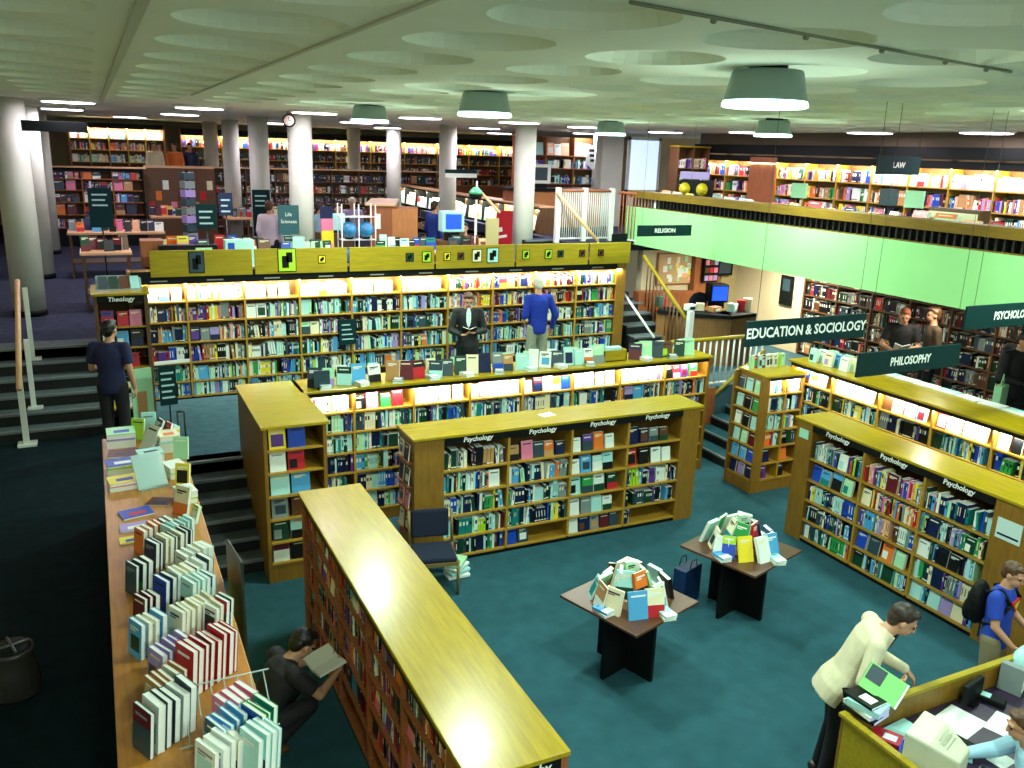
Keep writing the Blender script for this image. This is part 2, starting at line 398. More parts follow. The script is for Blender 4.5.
# stairs
def stairs(name, nos, base, along, lo, hi, tread, nose, sign=1, depth_end=None):
    mb = MB()
    for k, (p, z) in enumerate(nos):
        q = depth_end if k == len(nos)-1 else nos[k+1][0]
        a, b = (p, q)
        if along == 'v':
            mb.box(lo, a, base, hi, b, z-.012, 0); mb.box(lo, a-.02, z-.012, hi, b, z, 1); mb.box(lo, a-.022, z-.03, hi, a+.02, z+.002, 2)
        else:
            mb.box(a, lo, base, b, hi, z-.012, 0); mb.box(a-.02, lo, z-.012, b, hi, z, 1); mb.box(a-.022, lo, z-.03, a+.02, hi, z+.002, 2)
    return tag(mb.build(name, [TREADB, tread, nose]), kind='structure')
STR = mat('dark_stair_tread', (.085, .115, .125), .9, noise=.2, nscale=9)
stairs('floor_steps_to_middle', [(9.49,.167),(9.74,.333),(9.99,.5),(10.24,.667),(10.53,.833),(10.78,1.0)], 0, 'v', .62, 1.457, STR, NOSE, depth_end=11.0)
stairs('floor_steps_to_upper', [(12.26,1.167),(12.5,1.333),(12.75,1.5),(13.0,1.667),(13.26,1.833),(13.5,2.001)], Z1, 'v', -3.2, -.1, STR, NOSE, depth_end=13.9)
stairs('floor_steps_beside_stacks', [(8.95,.167),(9.25,.333),(9.55,.5),(9.85,.667),(10.15,.833),(10.45,1.001)], 0, 'u', 9.95, 11.45, CARPET, NOSE, depth_end=10.6)
stairs('floor_steps_behind_stacks', [(12.9,1.167),(13.2,1.333),(13.5,1.5),(13.8,1.667),(14.1,1.833),(14.4,2.001)], Z1, 'v', 9.2, 10.0, STR, NOSE, depth_end=14.7)
stairs('floor_steps_to_landing', [(14.3,2.19),(14.6,2.38),(14.9,2.57),(15.2,2.76),(15.5,2.95),(15.8,3.141)], Z2, 'v', 7.9, 8.6, CARPETB, NOSE, depth_end=16.2)

# ------------------------------------------------------------------ bookcases
shelves6 = lambda base, top, n: [base+(top-base)*k/n for k in range(n)]
# centre psychology case
C = Case('bookcase', 'long low oak bookcase with four bays signed Psychology, chair against its end', (3.11, 8.87, 0), 0, 4.10, .566, 1.655,
         [.37, 1.22, 2.11, 2.96, 3.80], [.07, .32, .61, .90, 1.20], short='long psychology bookcase')
for i in range(4): C.sign(i, 'Psychology')
for i, row in enumerate([('spine','mix','spine','spine','spine'), ('face','spine','spine','spine','face'), ('face','face','face','face','face'), ('face','face','spine','spine','spine')]):
    for k, md in enumerate(row):
        j = 4-k
        mixr = 'cool' if (i, k) not in ((0,0),(2,4),(3,0)) else 'dark'
        fl = 1 if (i, k) not in ((3,4),(1,4)) else (.13 if i == 3 else .55)
        if (i, k) == (3, 4): md = 'spine'
        C.fill(i, j, 'pink' if (i,k) in ((1,0),(2,0)) else mixr, md, fl, fs=1.1)
for j in range(4):
    box('end_ledge', WOODRED, (-.06, .08, .42+.3*j, 0, .50, .435+.3*j), C.r)
    for q in range(2):
        c = RN.choice(MIXHUE['pink'])
        spec((3.07, 9.06+.2*q, .437+.3*j), rad(-90), .14, .2, .015, True, 'pink', '%s booklet, %s along, %s ledge up on the chair side end panel' % (PN[c], ORD[1-q], ORD[j]), 'booklets on the end panel by the chair', c=c, tilt=-.1)
# long foreground case (faces the aisle)
LC = Case('bookcase', 'long oak bookcase beside the crouching reader with lamp glare on its bare top', (1.62, 8.02, 0), rad(-90), 4.37, .614, 1.547,
          [.10, .46, 1.38, 2.26, 3.12, 3.98], [.08, .36, .65, .94, 1.22], short='glossy topped bookcase', wood=WOODRED, panel=WOODRED, edge=WOODRED, hdr=.07)
for i in range(5):
    for j in range(5):
        if i >= 2 and j == 0: continue
        LC.fill(i, j, 'pink', 'mix' if (i+j) % 3 else 'spine', fs=1.0)
hd = box('end_header', BLACK, (4.371, .04, 1.40, 4.385, .56, 1.51), LC.r)
text('lettering', 'Philosophy', .09, WHITE, (4.39, .29, 1.468), (rad(90), 0, rad(90)), LC.r, .001, shear=.15, bold=.002)
# right psychology case
RC = Case('bookcase', 'long oak bookcase with three bays signed Psychology and a notice on its end pilaster', (8.12, 8.0, 0), rad(-90), 3.42, .565, 1.66,
          [.28, 1.12, 1.98, 2.83], [.07, .32, .60, .88, 1.17], short='till side bookcase')
for i in range(3): RC.sign(i, 'Psychology')
for i in range(3):
    for j in range(5):
        md = {(1,3):'mix',(1,2):'spine',(1,1):'face',(1,0):'mix',(0,4):'mix',(0,3):'face'}.get((i,j), 'spine' if RN.random() < .75 else 'mix')
        mx = 'cool' if i != 1 else ('warm' if j >= 2 else 'cool')
        RC.fill(i, j, mx, md, fs=1.1)
pn = box('notice', mat('pale_notice', (.6,.8,.75), .5), (2.89, -.012, 1.22, 3.16, -.002, 1.44), RC.r)
box('notice_stripe', PAL['navy'], (2.91, -.016, 1.26, 3.14, -.013, 1.28), pn)
box('shelf_card', mat('mint_card', (.4,.8,.6), .5), (.06, -.012, 1.40, .22, -.002, 1.52), RC.r)
# tall end unit beside the steps
AC = Case('bookcase', 'tall narrow oak end bookcase with face out paperbacks beside the steps', (1.457, 9.14, 0), 0, .70, 1.84, 1.9,
          [.04, .66], [.24, .50, .78, 1.06, 1.34, 1.61], short='tall end bookcase', hdr=0)
for j in range(6): AC.fill(0, j, 'cool' if j % 2 else 'dark', 'face', fs=1.42)
# low lit case between the levels
BX = [.66+.813*k for k in range(8)]
BC = Case('bookcase', 'long oak bookcase with brightly lit top shelf and books standing along its top', (2.16, 10.38, 0), 0, 6.38, .6, 1.9,
          [.03]+BX[:7]+[6.33], [.18, .46, .74, 1.02, 1.30, 1.58], short='lit middle bookcase', hdr=.05, light=12, edge=WOODSH)
for i in range(8):
    for j in range(6):
        if j < 3 and i > 2: continue
        if j == 5: BC.fill(i, j, 'pale' if i % 3 != 1 else 'warm', 'face' if i % 3 else 'mix', fs=1.0)
        else: BC.fill(i, j, 'cool', 'spine' if RN.random() < .8 else 'mix')
# wall of shelves
MX = [.05]+[.80+.85*k for k in range(10)]
MC = Case('bookcase', 'tall wall of shelving under the oak boards with the lit top row', (.35, 13.66, Z1), 0, 8.66, .3, 2.0,
          MX, [.05, .29, .59, .91, 1.23, 1.54][:6], short='long wall bookcase', top=False, hdr=.19, light=30, edge=WOODSH)
MC2 = MC.r
def wallfill():
    for i in range(10):
        for j in range(6):
            if j == 5: MC.fill(i, j, 'pale' if i < 6 else 'warm', 'mix' if i % 2 else 'face' if i in (0, 2, 4) else 'spine')
            elif j == 0 and i > 2: continue
            else: MC.fill(i, j, 'warm' if (i < 2 and j > 1) or (i > 5 and j > 3) else 'cool', 'spine' if RN.random() < .85 else 'mix')
wallfill()
jn = [.30, 1.80, 3.29, 4.79, 6.30, 7.80, 8.72]
for k in range(6):
    b = box('upper_board', HDRW, (jn[k]+.02, -.04, 1.92, jn[k+1]-.02, .0, 2.31), MC2, .004)
    x = (jn[k]+jn[k+1])/2
for k in range(10):
    xm = (MX[k]+MX[k+1])/2; box('faint_wording', mat('faint_ink', (.25,.25,.2), .6), (xm-.12, -.015, 1.845, xm+.12, -.0125, 1.865), MC2)
# posters and picture cards on the boards
cards = [(.98+.34,.2,.30,'slate'),(2.66,.26,.34,'lime'),(2.93+.28,.1,.1,'yellow'),(4.93-.25,.12,.12,'dark green'),(4.98,.14,.16,'lime'),(5.55-.2,.1,.12,'yellow'),(5.60,.1,.1,'brown'),(5.95-.05,.16,.2,'cream'),(6.2,.2,.24,'pale cyan'),
         (6.85,.12,.14,'lime'),(7.3,.12,.14,'lime'),(7.55,.1,.1,'dark green'),(8.0,.1,.1,'brown'),(8.4,.1,.1,'brown')]
for k, (x, w, h, c) in enumerate(cards):
    z = 2.13; 
    r = thing('picture_card', '%s picture card pinned on the oak boards, %s from the stairs end' % (c, ORD[k]), 'card', (.35+x-.35, 13.62, Z1+z), 0, 'cards pinned on the oak boards')
    box('card', BLACK, (-w/2-.012, -.008, -h/2-.012, w/2+.012, -.001, h/2+.012), r)
    mbx = MB().box(-w/2, -.011, -h/2, w/2, -.0085, h/2)
    mbx.build('picture', PAL[c], r)
    q = MB().box(-w*.3, -.013, -h*.35, w*.1, -.0115, h*.2); q.box(-w*.05, -.013, -h*.1, w*.32, -.0115, h*.36)
    q.build('artwork', BLACK, r)
# end case 'Theology'
EC = Case('bookcase', 'oak end bookcase signed Theology with leaflets on its top', (-.12, 13.05, Z1), 0, .70, .85, 1.80,
          [.05, .65], [.12, .42, .72, 1.02, 1.32], short='Theology end bookcase', hdr=.10, wood=WOODDK, panel=WOODDK)
EC.sign(0, 'Theology', .09)
for j in range(5): EC.fill(0, j, 'cool' if j % 2 else 'warm', 'face')
r = thing('leaflet_rack', 'clear sloping rack of leaflets on the Theology end bookcase', 'rack', (.23, 13.5, 2.80), 0)
M = Matrix.Rotation(rad(35), 4, 'X')
MB().box(-.30, -.25, .0, .30, .25, .02, M=M).box(-.3, -.2, 0, .3, .3, .004).build('sloping_tray', PLAST, r)
for k in range(4): MB().box(-.27+.14*k, -.2, .021, -.15+.14*k, .2, .05, M=M).build('leaflets', [PAL['slate'], PAL['dark green'], PAL['brown'], PAL['pale cyan']][k], r)
# unit by the right steps and the lit run behind the right psychology case
DC = Case('bookcase', 'oak corner bookcase with lit top shelf beside the right hand steps', (8.69, 9.25, 0), 0, .74, .62, 1.84,
          [.07, .40, .71], [.20, .46, .72, .98, 1.26, 1.54], short='corner bookcase', hdr=.05, light=9)
for i in range(2):
    for j in range(6): DC.fill(i, j, 'pale' if j == 5 else ('cool' if j > 1 else 'pink'), 'spine' if j > 1 else 'face', 1 if j > 1 else .7)
# face-out books on its flank
for j in range(6):
    z = DC.zs[j]
    bx = box('flank_shelf', WOODSH, (-.09, .03, z-.02, 0, .59, z), DC.r)
    for q in range(3):
        c = RN.choice(MIXCOOL)
        spec((8.64, 9.25+.14+.18*q, z+.002), rad(-90), .13, .19, .02, True, 'cool', '%s paperback, %s along, %s tier on the corner bookcase flank' % (PN[c], ORD[2-q], ORD[5-j]), 'books on the corner bookcase flank', c=c, tilt=-.1)
box('flank_frame', WOOD, (-.10, 0, 0, 0, .03, 1.80), DC.r); box('flank_frame', WOOD, (-.10, .59, 0, 0, .62, 1.80), DC.r); box('flank_plinth', WOOD, (-.095, .03, 0, 0, .59, .17), DC.r)
NC = Case('bookcase', 'long oak bookcase with lit top shelf and broad bare top below the hanging signs', (9.45, 9.6, 0), rad(-90), 6.8, .86, 1.96,
          [.02, .85, 1.70, 2.55, 3.40, 4.25, 5.10, 5.95, 6.78], [.2, .5, .8, 1.1, 1.39, 1.66], short='lit corner run', hdr=.05, light=12)
for i in range(6):
    for j in range(2, 6): NC.fill(i, j, ('pale' if i % 2 else 'warm') if j == 5 else 'cool', 'face' if j == 5 else ('mix' if i % 2 else 'spine'))
# balcony shelves
GX = [.04+.85*k for k in range(14)]
GC = Case('bookcase', 'long wall of law shelving along the balcony with lit top row', (13.3, 17.2, Z3), rad(-90), 11.12, .35, 1.83,
          GX, [.06, .40, .72, 1.04, 1.38], short='balcony bookcase', top=False, hdr=.13, light=26)
for i in range(13):
    for j in range(1, 5):
        if i == 2 : continue
        GC.fill(i, j, 'pale' if j == 4 and i > 5 else 'warm', 'spine' if RN.random() < .8 else 'mix', fs=1.3)
for i in (2,): box('oak_panel', WOODRED, (GX[i], -.02, 0, GX[i+1], .0, 1.80), GC.r)
# shelving under the balcony
UX = [.03+.85*k for k in range(14)]
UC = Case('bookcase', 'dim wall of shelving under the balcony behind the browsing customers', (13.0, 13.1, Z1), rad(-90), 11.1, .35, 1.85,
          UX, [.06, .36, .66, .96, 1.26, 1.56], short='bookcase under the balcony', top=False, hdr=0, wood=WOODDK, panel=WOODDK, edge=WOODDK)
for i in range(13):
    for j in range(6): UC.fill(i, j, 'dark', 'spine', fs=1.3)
emit_hold = True
# far shelving of the upper levels
FC = Case('bookcase', 'dark oak shelving below the far gallery ledge at the back', (3.3, 27.3, Z2), 0, 7.0, .35, 2.15,
          [.03+.87*k for k in range(9)], [.06, .40, .74, 1.08, 1.42, 1.76], short='far lower shelving', hdr=0, wood=WOODDK, edge=WOODDK, topmat=PALEWOOD, toplip=.1)
for i in range(8):
    for j in range(1, 6): FC.fill(i, j, 'dark', 'spine', fs=1.6)
FG = Case('bookcase', 'lit gallery shelving high at the far back behind the columns', (2.6, 29.4, Z3), 0, 12.2, .35, 2.1,
          [.03+1.215*k for k in range(11)], [.5, .86, 1.2, 1.56], short='far gallery shelving', top=False, hdr=.2, wood=WOODRED, edge=WOODSH, light=36)
for i in range(10):
    for j in range(4): FG.fill(i, j, 'warm' if j == 3 else 'dark', 'spine' if j < 3 else 'mix', fs=1.8)
FA = Case('bookcase', 'dark gift shelving with a pink wooden top at the far end of the side aisle', (-1.0, 26.2, Z2), 0, 2.3, .4, 2.12,
          [.04, .77, 1.52, 2.26], [.5, .85, 1.18, 1.50, 1.80], short='gift shelving', hdr=.08, wood=BLACK, panel=BLACK, edge=WOODRED, topmat=PALEWOOD, toplip=.08)
for i in range(3):
    for j in range(5): FA.fill(i, j, 'pink', 'face' if (i+j) % 2 else 'mix', fs=1.6)
FB = Case('bookcase', 'warm lit shelving above the gift shelving at the far end of the side aisle', (-.5, 28.6, Z3), 0, 2.6, .35, 2.15,
          [.04, .55, 1.06, 1.57, 2.06, 2.56], [.7, 1.05, 1.4, 1.72], short='lit gift gallery', top=False, hdr=.14, wood=WOODRED, light=46)
for i in range(5):
    for j in range(4): FB.fill(i, j, 'pale' if j % 2 else 'warm', 'mix', fs=1.6)
struct('floor_far_gallery', CARPETB, (-3.2, 27.0, Z3-.15, 3.25, 33, Z3), (3.25, 28.2, Z3-.15, 15, 33, Z3))
FD = Case('bookcase', 'oak shelving with a lit top row running back along the upper level', (8.75, 27.0, Z2), rad(-90), 10.2, .4, 1.75,
          [.04+1.0*k for k in range(11)], [.2, .55, .88, 1.2, 1.42][:4], short='upper level side shelving', hdr=.04, wood=WOODDK, edge=BLACK, light=34, topmat=PALEWOOD)
for i in range(10):
    for j in range(4): FD.fill(i, j, 'pale' if j == 3 else 'dark', 'face' if j == 3 else 'spine', fs=1.5)

# ------------------------------------------------------------------ lamps
for k, (u, v) in enumerate([(3.90, 4.46), (3.04, .06), (3.56, 8.1), (3.60, 12.2), (8.92, 9.96), (8.25, 13.3), (8.9, 5.2), (8.64, .06), (.5, -1.3)]):
    lb = ['largest round pendant lamp, hung above the psychology stacks', 'round pendant lamp behind the viewer', 'round pendant lamp hung between the largest lamp and the smaller ones behind',
          'small round pendant lamp hung before the far columns', 'round pendant lamp directly beyond the largest one', 'small round pendant lamp above the stair landing',
          'round pendant lamp near the law shelves', 'round pendant lamp over the till', 'unseen pendant lamp added behind the viewer to light the side counter'][k]
    if k in (1, 6, 7): pass
    r = thing('pendant_lamp', lb, 'lamp', (u, v, ZC))
    MB().lathe([(.19,-.01),(.215,-.015),(.222,-.03),(.258,-.188),(.258,-.196),(.25,-.198)][::1], 32).build('lamp_shade', SHADE, r)
    MB().lathe([(.252,-.236),(.268,-.230),(.268,-.214),(.259,-.197)], 32).build('diffuser', GLOW, r)
    MB().lathe([(.12,-.012),(.12,.05),(.03,.16)], 16).build('canopy', BLACK, r)
    ld = bpy.data.lights.new('pendant_light', 'AREA'); ld.shape = 'DISK'; ld.size = .48; ld.energy = 150; ld.color = (.80, 1, .86)
    lo = bpy.data.objects.new('pendant_light', ld); COL.objects.link(lo); lo.location = (0, 0, -.245); lo.parent = r
    if k == 8: ld.energy = 240  # extra unseen lamp, added to light the reader's aisle and counter books
    ld = bpy.data.lights.new('pendant_bounce', 'POINT'); ld.shadow_soft_size = .22; ld.energy = 25; ld.color = (.80, 1, .80)
    lo = bpy.data.objects.new('pendant_bounce', ld); COL.objects.link(lo); lo.location = (0, 0, -.52); lo.parent = r
discs = [(-.22,15.6),(1.7,15.5),(3.5,15.1),(5.35,15.0),(7.25,14.9),(9.1,15.6),(11.6,16.4),(11.9,14.0),(12.4,11.4),(12.6,8.0),
         (-.4,20),(1.8,20),(5.6,20),(8.8,20),(12,20.5),(1.0,24.5),(4.6,24.5),(7.6,24),(11.5,25),(12.6,9.3),(12.6,4.5),(12.6,0)]
for k, (u, v) in enumerate(discs):
    r = thing('ceiling_light', 'flat round ceiling light, %s counted in the far rows from the white columns' % ORD[k], 'lamp', (u, v, ZC), 0, 'flat round ceiling lights')
    MB().lathe([(.41,0),(.42,-.03),(.38,-.05)], 28).build('rim', PALEPOST, r)
    MB().lathe([(.375,-.045),(.37,-.058)], 28).build('diffuser', GLOWW, r)
    ld = bpy.data.lights.new('disc_light', 'AREA'); ld.shape = 'DISK'; ld.size = .7; ld.energy = 27; ld.color = (1, .86, 1)
    lo = bpy.data.objects.new('disc_light', ld); COL.objects.link(lo); lo.location = (0, 0, -.07); lo.parent = r
# unseen fill lights added under the balcony slab to brighten the walls there
for k, v in enumerate((13.0, 8.6, 4.0)):
    r = thing('balcony_fill', 'small fill light added unseen under the balcony, %s from the desk' % ORD[k], 'lamp', (11.5 if k else 11.9, v, Z3-.02))
    MB().lathe([(.10,-.002),(.11,-.012),(.08,-.014)], 16).build('rim', PALEPOST, r)
    MB().lathe([(.075,-.012),(.075,-.016)], 16).build('diffuser', GLOWW, r)
    ld = bpy.data.lights.new('balcony_fill', 'AREA'); ld.shape = 'DISK'; ld.size = .2; ld.energy = [170, 26, 6][k]; ld.color = (1, .92, .7)
    lo = bpy.data.objects.new('balcony_fill', ld); COL.objects.link(lo); lo.location = (0, 0, -.02); lo.parent = r

# ------------------------------------------------------------------ hanging signs
def hang(label, s, x0, x1, z0, z1, v, size, wires=True, rz=0, white_edge=False, sx=1, shear=0, bm=None):
    r = thing('hanging_sign', label, 'sign', ((x0+x1)/2, v, z0), rz)
    w = (x1-x0)/2; h = z1-z0
    box('board', bm or SIGN, (-w, -.012, 0, w, .012, h), r, .003)
    if s: text('lettering', s, size, WHITE, (0, -.014, h/2), (rad(90), 0, 0), r, .001, bold=.003, sx=sx, shear=shear)
    if white_edge: box('bottom_strip', WHITE, (-w, -.014, -.09, w, .014, 0), r)
    if wires:
        for x in (-w*.85, w*.85): MB().rod((x, 0, h), (x, 0, ZC-z0), .0025, n=5).build('wire', BLACKM, r)
hang('dark green hanging sign reading EDUCATION & SOCIOLOGY in white capitals', 'EDUCATION & SOCIOLOGY', 5.31, 6.81, 3.22, 3.46, 6.0, .135, sx=.88)
hang('dark green hanging sign reading PHILOSOPHY in white capitals', 'PHILOSOPHY', 6.80, 8.31, 2.80, 3.05, 6.01, .125, sx=.8)
hang('dark green hanging sign reading PSYCHOLOGY in white capitals', 'PSYCHOLOGY', 8.29, 9.85, 3.20, 3.46, 6.0, .125, sx=.8)
hang('small dark hanging sign reading RELIGION against the green balcony front', 'RELIGION', 8.42, 9.56, 3.54, 3.73, 12.5, .1)
hang('dark green hanging sign reading LAW in front of the law shelving', 'LAW', 11.12, 12.08, 4.73, 5.02, 10.0, .12)
hang('black hanging sign near the first white column over the side aisle', None, -.90, .02, 4.95, 5.11, 15.6, .1, wires=False, bm=BLACK)
hang('dark sign with white lower edge on the column behind the till', None, 7.0, 7.75, 4.38, 4.46, 18.0, .06, wires=False, white_edge=True)
# wall clock
r = thing('wall_clock', 'small round black rimmed clock on the second column line near the ceiling', 'clock', (3.22, 15.83, 5.28), rad(-18))
MB().lathe([(.10,0),(.115,.02),(.115,.05),(.09,.055)], 24, M=Matrix.Rotation(rad(90), 4, 'X')).build('rim', BLACK, r)
MB().lathe([(.088,.05),(.088,.057)], 24, M=Matrix.Rotation(rad(90), 4, 'X')).build('face', mat('clock_face', '#ffe9e0', .5), r)
MB().box(-.004, -.062, 0, .004, -.058, .06).box(0, -.062, -.004, .045, -.058, .004).build('hand', BLACK, r)

# ------------------------------------------------------------------ display tables
def xt2(label, c, rz):
    r = thing('display_table', label, 'table', (c[0], c[1], 0), rz); h = .475
    box('tabletop', mat('mahogany_top', (.10, .040, .018), .35, noise=.2, nscale=5, stretch=(1, 8, 8)), (-h, -h, .725, h, h, .75), r, .003)
    for ang in (0, 90):
        M = Matrix.Rotation(rad(ang), 4, 'Z')
        MB().box(-.34, -.02, 0, .34, .02, .725, M=M).build('base_panel', BLACK, r)
TT = [(4.36, 6.17, 17.5), (6.13, 6.64, 17.5)]
xt2('square dark display table piled with books, the one nearer the glossy topped bookcase', TT[0][:2], rad(17.5))
xt2('square dark display table piled with books, the one nearer the corner bookcase', TT[1][:2], rad(17.5))
for ti, (cx, cy, a) in enumerate(TT):
    nm = ['display table nearer the chair', 'display table nearer the corner bookcase'][ti]
    n = 0
    def tb(ang, rr, z, w, h, d, tl, c, turn=0):
        global n
        n += 1
        th = rad(ang); x = cx + rr*math.cos(th); y = cy + rr*math.sin(th)
        nmc = spec((x, y, z), th+rad(90)+rad(turn), w, h, d, True, 'cool', None, None, 'pages', tilt=tl, c=c)
        s = list(SPECS[-1]); s[8] = '%s book, %s around the %s' % (nmc, ORD[n-1], nm); s[9] = 'books on the '+nm; SPECS[-1] = tuple(s)
    pn = lambda q: PN.index(q)
    colsA = [['cream','white','white','black','pale cyan','white','brown','white','mint','pale cyan','tan','cream','sky blue'], ['white','sky blue','navy','royal blue','cream','mint','white','green','pale cyan','cream','white','royal blue','yellow']][ti]
    for k in range(13):
        tb(-90+k*360/13 + RN.uniform(-8, 8), .39+RN.uniform(-.05, .04), .752, RN.uniform(.14, .20), RN.uniform(.21, .28), RN.choice([.02,.03,.04]), RN.uniform(-.42, -.2), pn(colsA[k]), RN.uniform(-24, 24))
    for k in range(6):
        tb(-80+k*60 + RN.uniform(-9, 9), .20, .75+.09, .17, .27, .03, RN.uniform(-.38, -.12), pn([['orange','mint','maroon','cream','white','pale cyan'],['red','navy','white','mint','cream','green']][ti][k]), RN.uniform(-25, 25))
    r = thing('book_riser', 'low square riser hidden among the books on the '+nm, 'stand', (cx, cy, .751), rad(17.5))
    MB().box(-.2, -.2, 0, .2, .2, .085).build('riser', PALEWOOD, r)
    MB().box(-.1, -.1, .085, .1, .1, .17).build('riser', PALEWOOD, r)
    for k in range(2): tb(-95+150*k, .05, .75+.172, .15, .23, .04, -.12, pn(['mint','white'][k]), 0)
    # flat stacks at the corners
    for q, (dx, dy) in enumerate([(-.40, -.02), (.0, -.44), (.40, .05)]):
        x = cx + dx*math.cos(rad(17.5)) - dy*math.sin(rad(17.5)); y = cy + dx*math.sin(rad(17.5)) + dy*math.cos(rad(17.5))
        rr = RN.uniform(-.5, .5)
        for k in range(2):
            n += 1; c = pn(['white','sky blue','cream','pale cyan','mint','yellow'][(k+q*2) % 6])
            M = Matrix.Translation((x, y, .752+.026*k)) @ Matrix.Rotation(rr+k*.15, 4, 'Z') @ Matrix.Rotation(rad(-90), 4, 'X') @ Matrix.Translation((0, -.025, -.09))
            SPECS.append((M, .13, .18, .024, True, c, 0, 6, '%s book lying flat, %s around the %s' % (PN[c], ORD[n-1], nm), 'books on the '+nm, 'pages'))
# blue bag and box beside the tables
r = thing('shopping_bag', 'dark blue paper bag leaning beside the leg of the further display table', 'bag', (5.72, 7.0, 0), rad(20))
MB().box(-.17, -.08, 0, .17, .08, .44).build('bag_body', mat('blue_bag', '#0c2a55', .5, noise=.3, nscale=9), r, .01)
for y in (-.07, .07): MB().rod((-.07, y, .44), (-.05, y, .53), .006, n=6).rod((-.05, y, .53), (.05, y, .53), .006, n=6).rod((.05, y, .53), (.07, y, .44), .006, n=6).build('handle', BLACKM, r)

# ------------------------------------------------------------------ books along the top of the lit bookcase
x = 2.25; n = 0
topc = ['white','slate','mint','pale cyan','pale cyan','sky blue','white','mint','tan','maroon','mint','red','slate','brown','slate','dark green','mint','cream','navy','pale cyan','grey','tan','maroon','pale cyan','white','lilac']
# upright stacks, left half
while x < 8.3:
    n += 1
    if 6.65 < x < 7.05: x = 7.1
    c = PN.index(topc[n % len(topc)]); w = RN.uniform(.14, .20); h = RN.uniform(.22, .28)
    spec((x+w/2, 10.50+RN.uniform(0, .05), 1.902), RN.uniform(-.45, .35)-.15, w, h, RN.choice([.03, .05, .02]), True, 'cool',
         '%s book standing face out, %s along the top of the lit bookcase' % (PN[c], ORD[min(39, n-1)]), 'books standing on the lit bookcase', 'pages', tilt=-.22, c=c)
    if n % 3 == 0:
        n += 1; c2 = PN.index(RN.choice(['white','mint','pale cyan','cream']))
        spec((x+w/2+.03, 10.72, 1.902), RN.uniform(-.3, .3), .14, .21, .04, True, 'cool', '%s book standing behind, %s along the top of the lit bookcase' % (PN[c2], ORD[min(39, n-1)]), 'books standing on the lit bookcase', 'pages', tilt=-.2, c=c2)
    x += w+RN.uniform(.0, .04)
for k in range(12):
    xx = 2.45+.49*k
    if 6.5 < xx < 7.2: continue
    for q in range(2):
        c = PN.index(['white','pale cyan','cream','white','mint','slate'][(k*2+q) % 6])
        M = Matrix.Translation((xx, 10.44, 1.902+.028*q)) @ Matrix.Rotation(.4*math.sin(k*2.1+q*.3), 4, 'Z') @ Matrix.Rotation(rad(-90), 4, 'X') @ Matrix.Translation((0, -.026, -.08))
        SPECS.append((M, .14, .16, .026, True, c, 0, 6, '%s book lying %s, %s flat pile along the lit bookcase top' % (PN[c], ['under', 'over'][q], ORD[k]), 'flat books on the lit bookcase', 'pages'))
r = thing('leaflet_box', 'plain oak box standing on the lit bookcase in front of the steps', 'box', (6.86, 10.58, 1.9), 0)
MB().box(-.2, -.05, 0, .2, .12, .015).box(-.2, -.05, 0, .2, -.035, .17).box(-.2, .105, 0, .2, .12, .17).box(-.2, -.05, 0, -.185, .12, .17).box(.185, -.05, 0, .2, .12, .17).build('box_body', HDRW, r)
r2 = MB().box(-.12, -.02, .02, .12, .08, .21).build('leaflets', PAL['pale cyan'], r)
r = thing('display_stand', 'tiny dark board standing upright at the start of the lit bookcase top', 'sign', (2.42, 10.44, 1.9), -.1)
box('board', PAL['slate'], (-.1, -.01, .02, .1, .01, .24), r); box('foot', BLACK, (-.06, -.04, 0, .06, .05, .02), r)
# steep pile on the corner bookcase
n = 0
for k in range(9):
    n += 1; c = PN.index(['mint','red','pale cyan','maroon','white','cream','white','lime','mint'][k])
    spec((8.75+.075*k, 9.66+.02*(k % 2), 1.842), 0, .07, .2, .05, True, 'cool', '%s book standing, %s along the top of the corner bookcase' % (PN[c], ORD[k]), 'books on the corner bookcase', 'pages', c=c, tilt=-.08)
for k in range(8):
    c = PN.index(['pale cyan','white','mint','cream','sky blue','mint','white','cream'][k])
    spec((9.62+.09*(k % 3), 9.35-.1*k, 1.962), rad(-90)+.1*(k % 3), .15, .2, .06, True, 'cool', '%s book standing, %s from the steps on the top under the signs' % (PN[c], ORD[k]), 'books under the hanging signs', 'pages', c=c, tilt=-.1)
n = 0
for k in range(14):
    w = .3; r = thing('catalogue', 'white open catalogue, %s along the rear edge of the top under the signs' % ORD[k], 'catalogue', (10.16, 8.4-.33*k, 1.962), RN.uniform(-.15, .15), 'catalogues under the signs')
    MB().box(-.10, -.15, 0, -.002, .15, .012).build('page_block', PMATS[0], r); MB().box(.002, -.15, 0, .10, .15, .012).build('page_block', PMATS[2] if k % 3 == 0 else PMATS[0], r)

# ------------------------------------------------------------------ side counter with travel books
r = thing('display_counter', 'long wooden display counter covered with guide books along the side aisle', 'counter', (-.13, 9.3, Z1), 0)
box('worktop', mat('counter_top', (.50, .21, .035), .35, noise=.2, nscale=5, stretch=(8, .7, 8)), (0, -8.3, .86, .73, 0, .9), r, .005)
box('front_panel', WOODRED, (.012, -8.3, 0, .03, -.01, .86), r)
box('aisle_panel', mat('olive_panel', (.42, .34, .04), .45, noise=.2, nscale=4, stretch=(8, .7, 8)), (.70, -8.28, -.98, .72, -.02, .86), r)
box('end_panel', WOOD, (.03, -.03, 0, .70, -.01, .86), r)
box('rib', BLACK, (.722, -8.3, .80, .728, 0, .815), r)
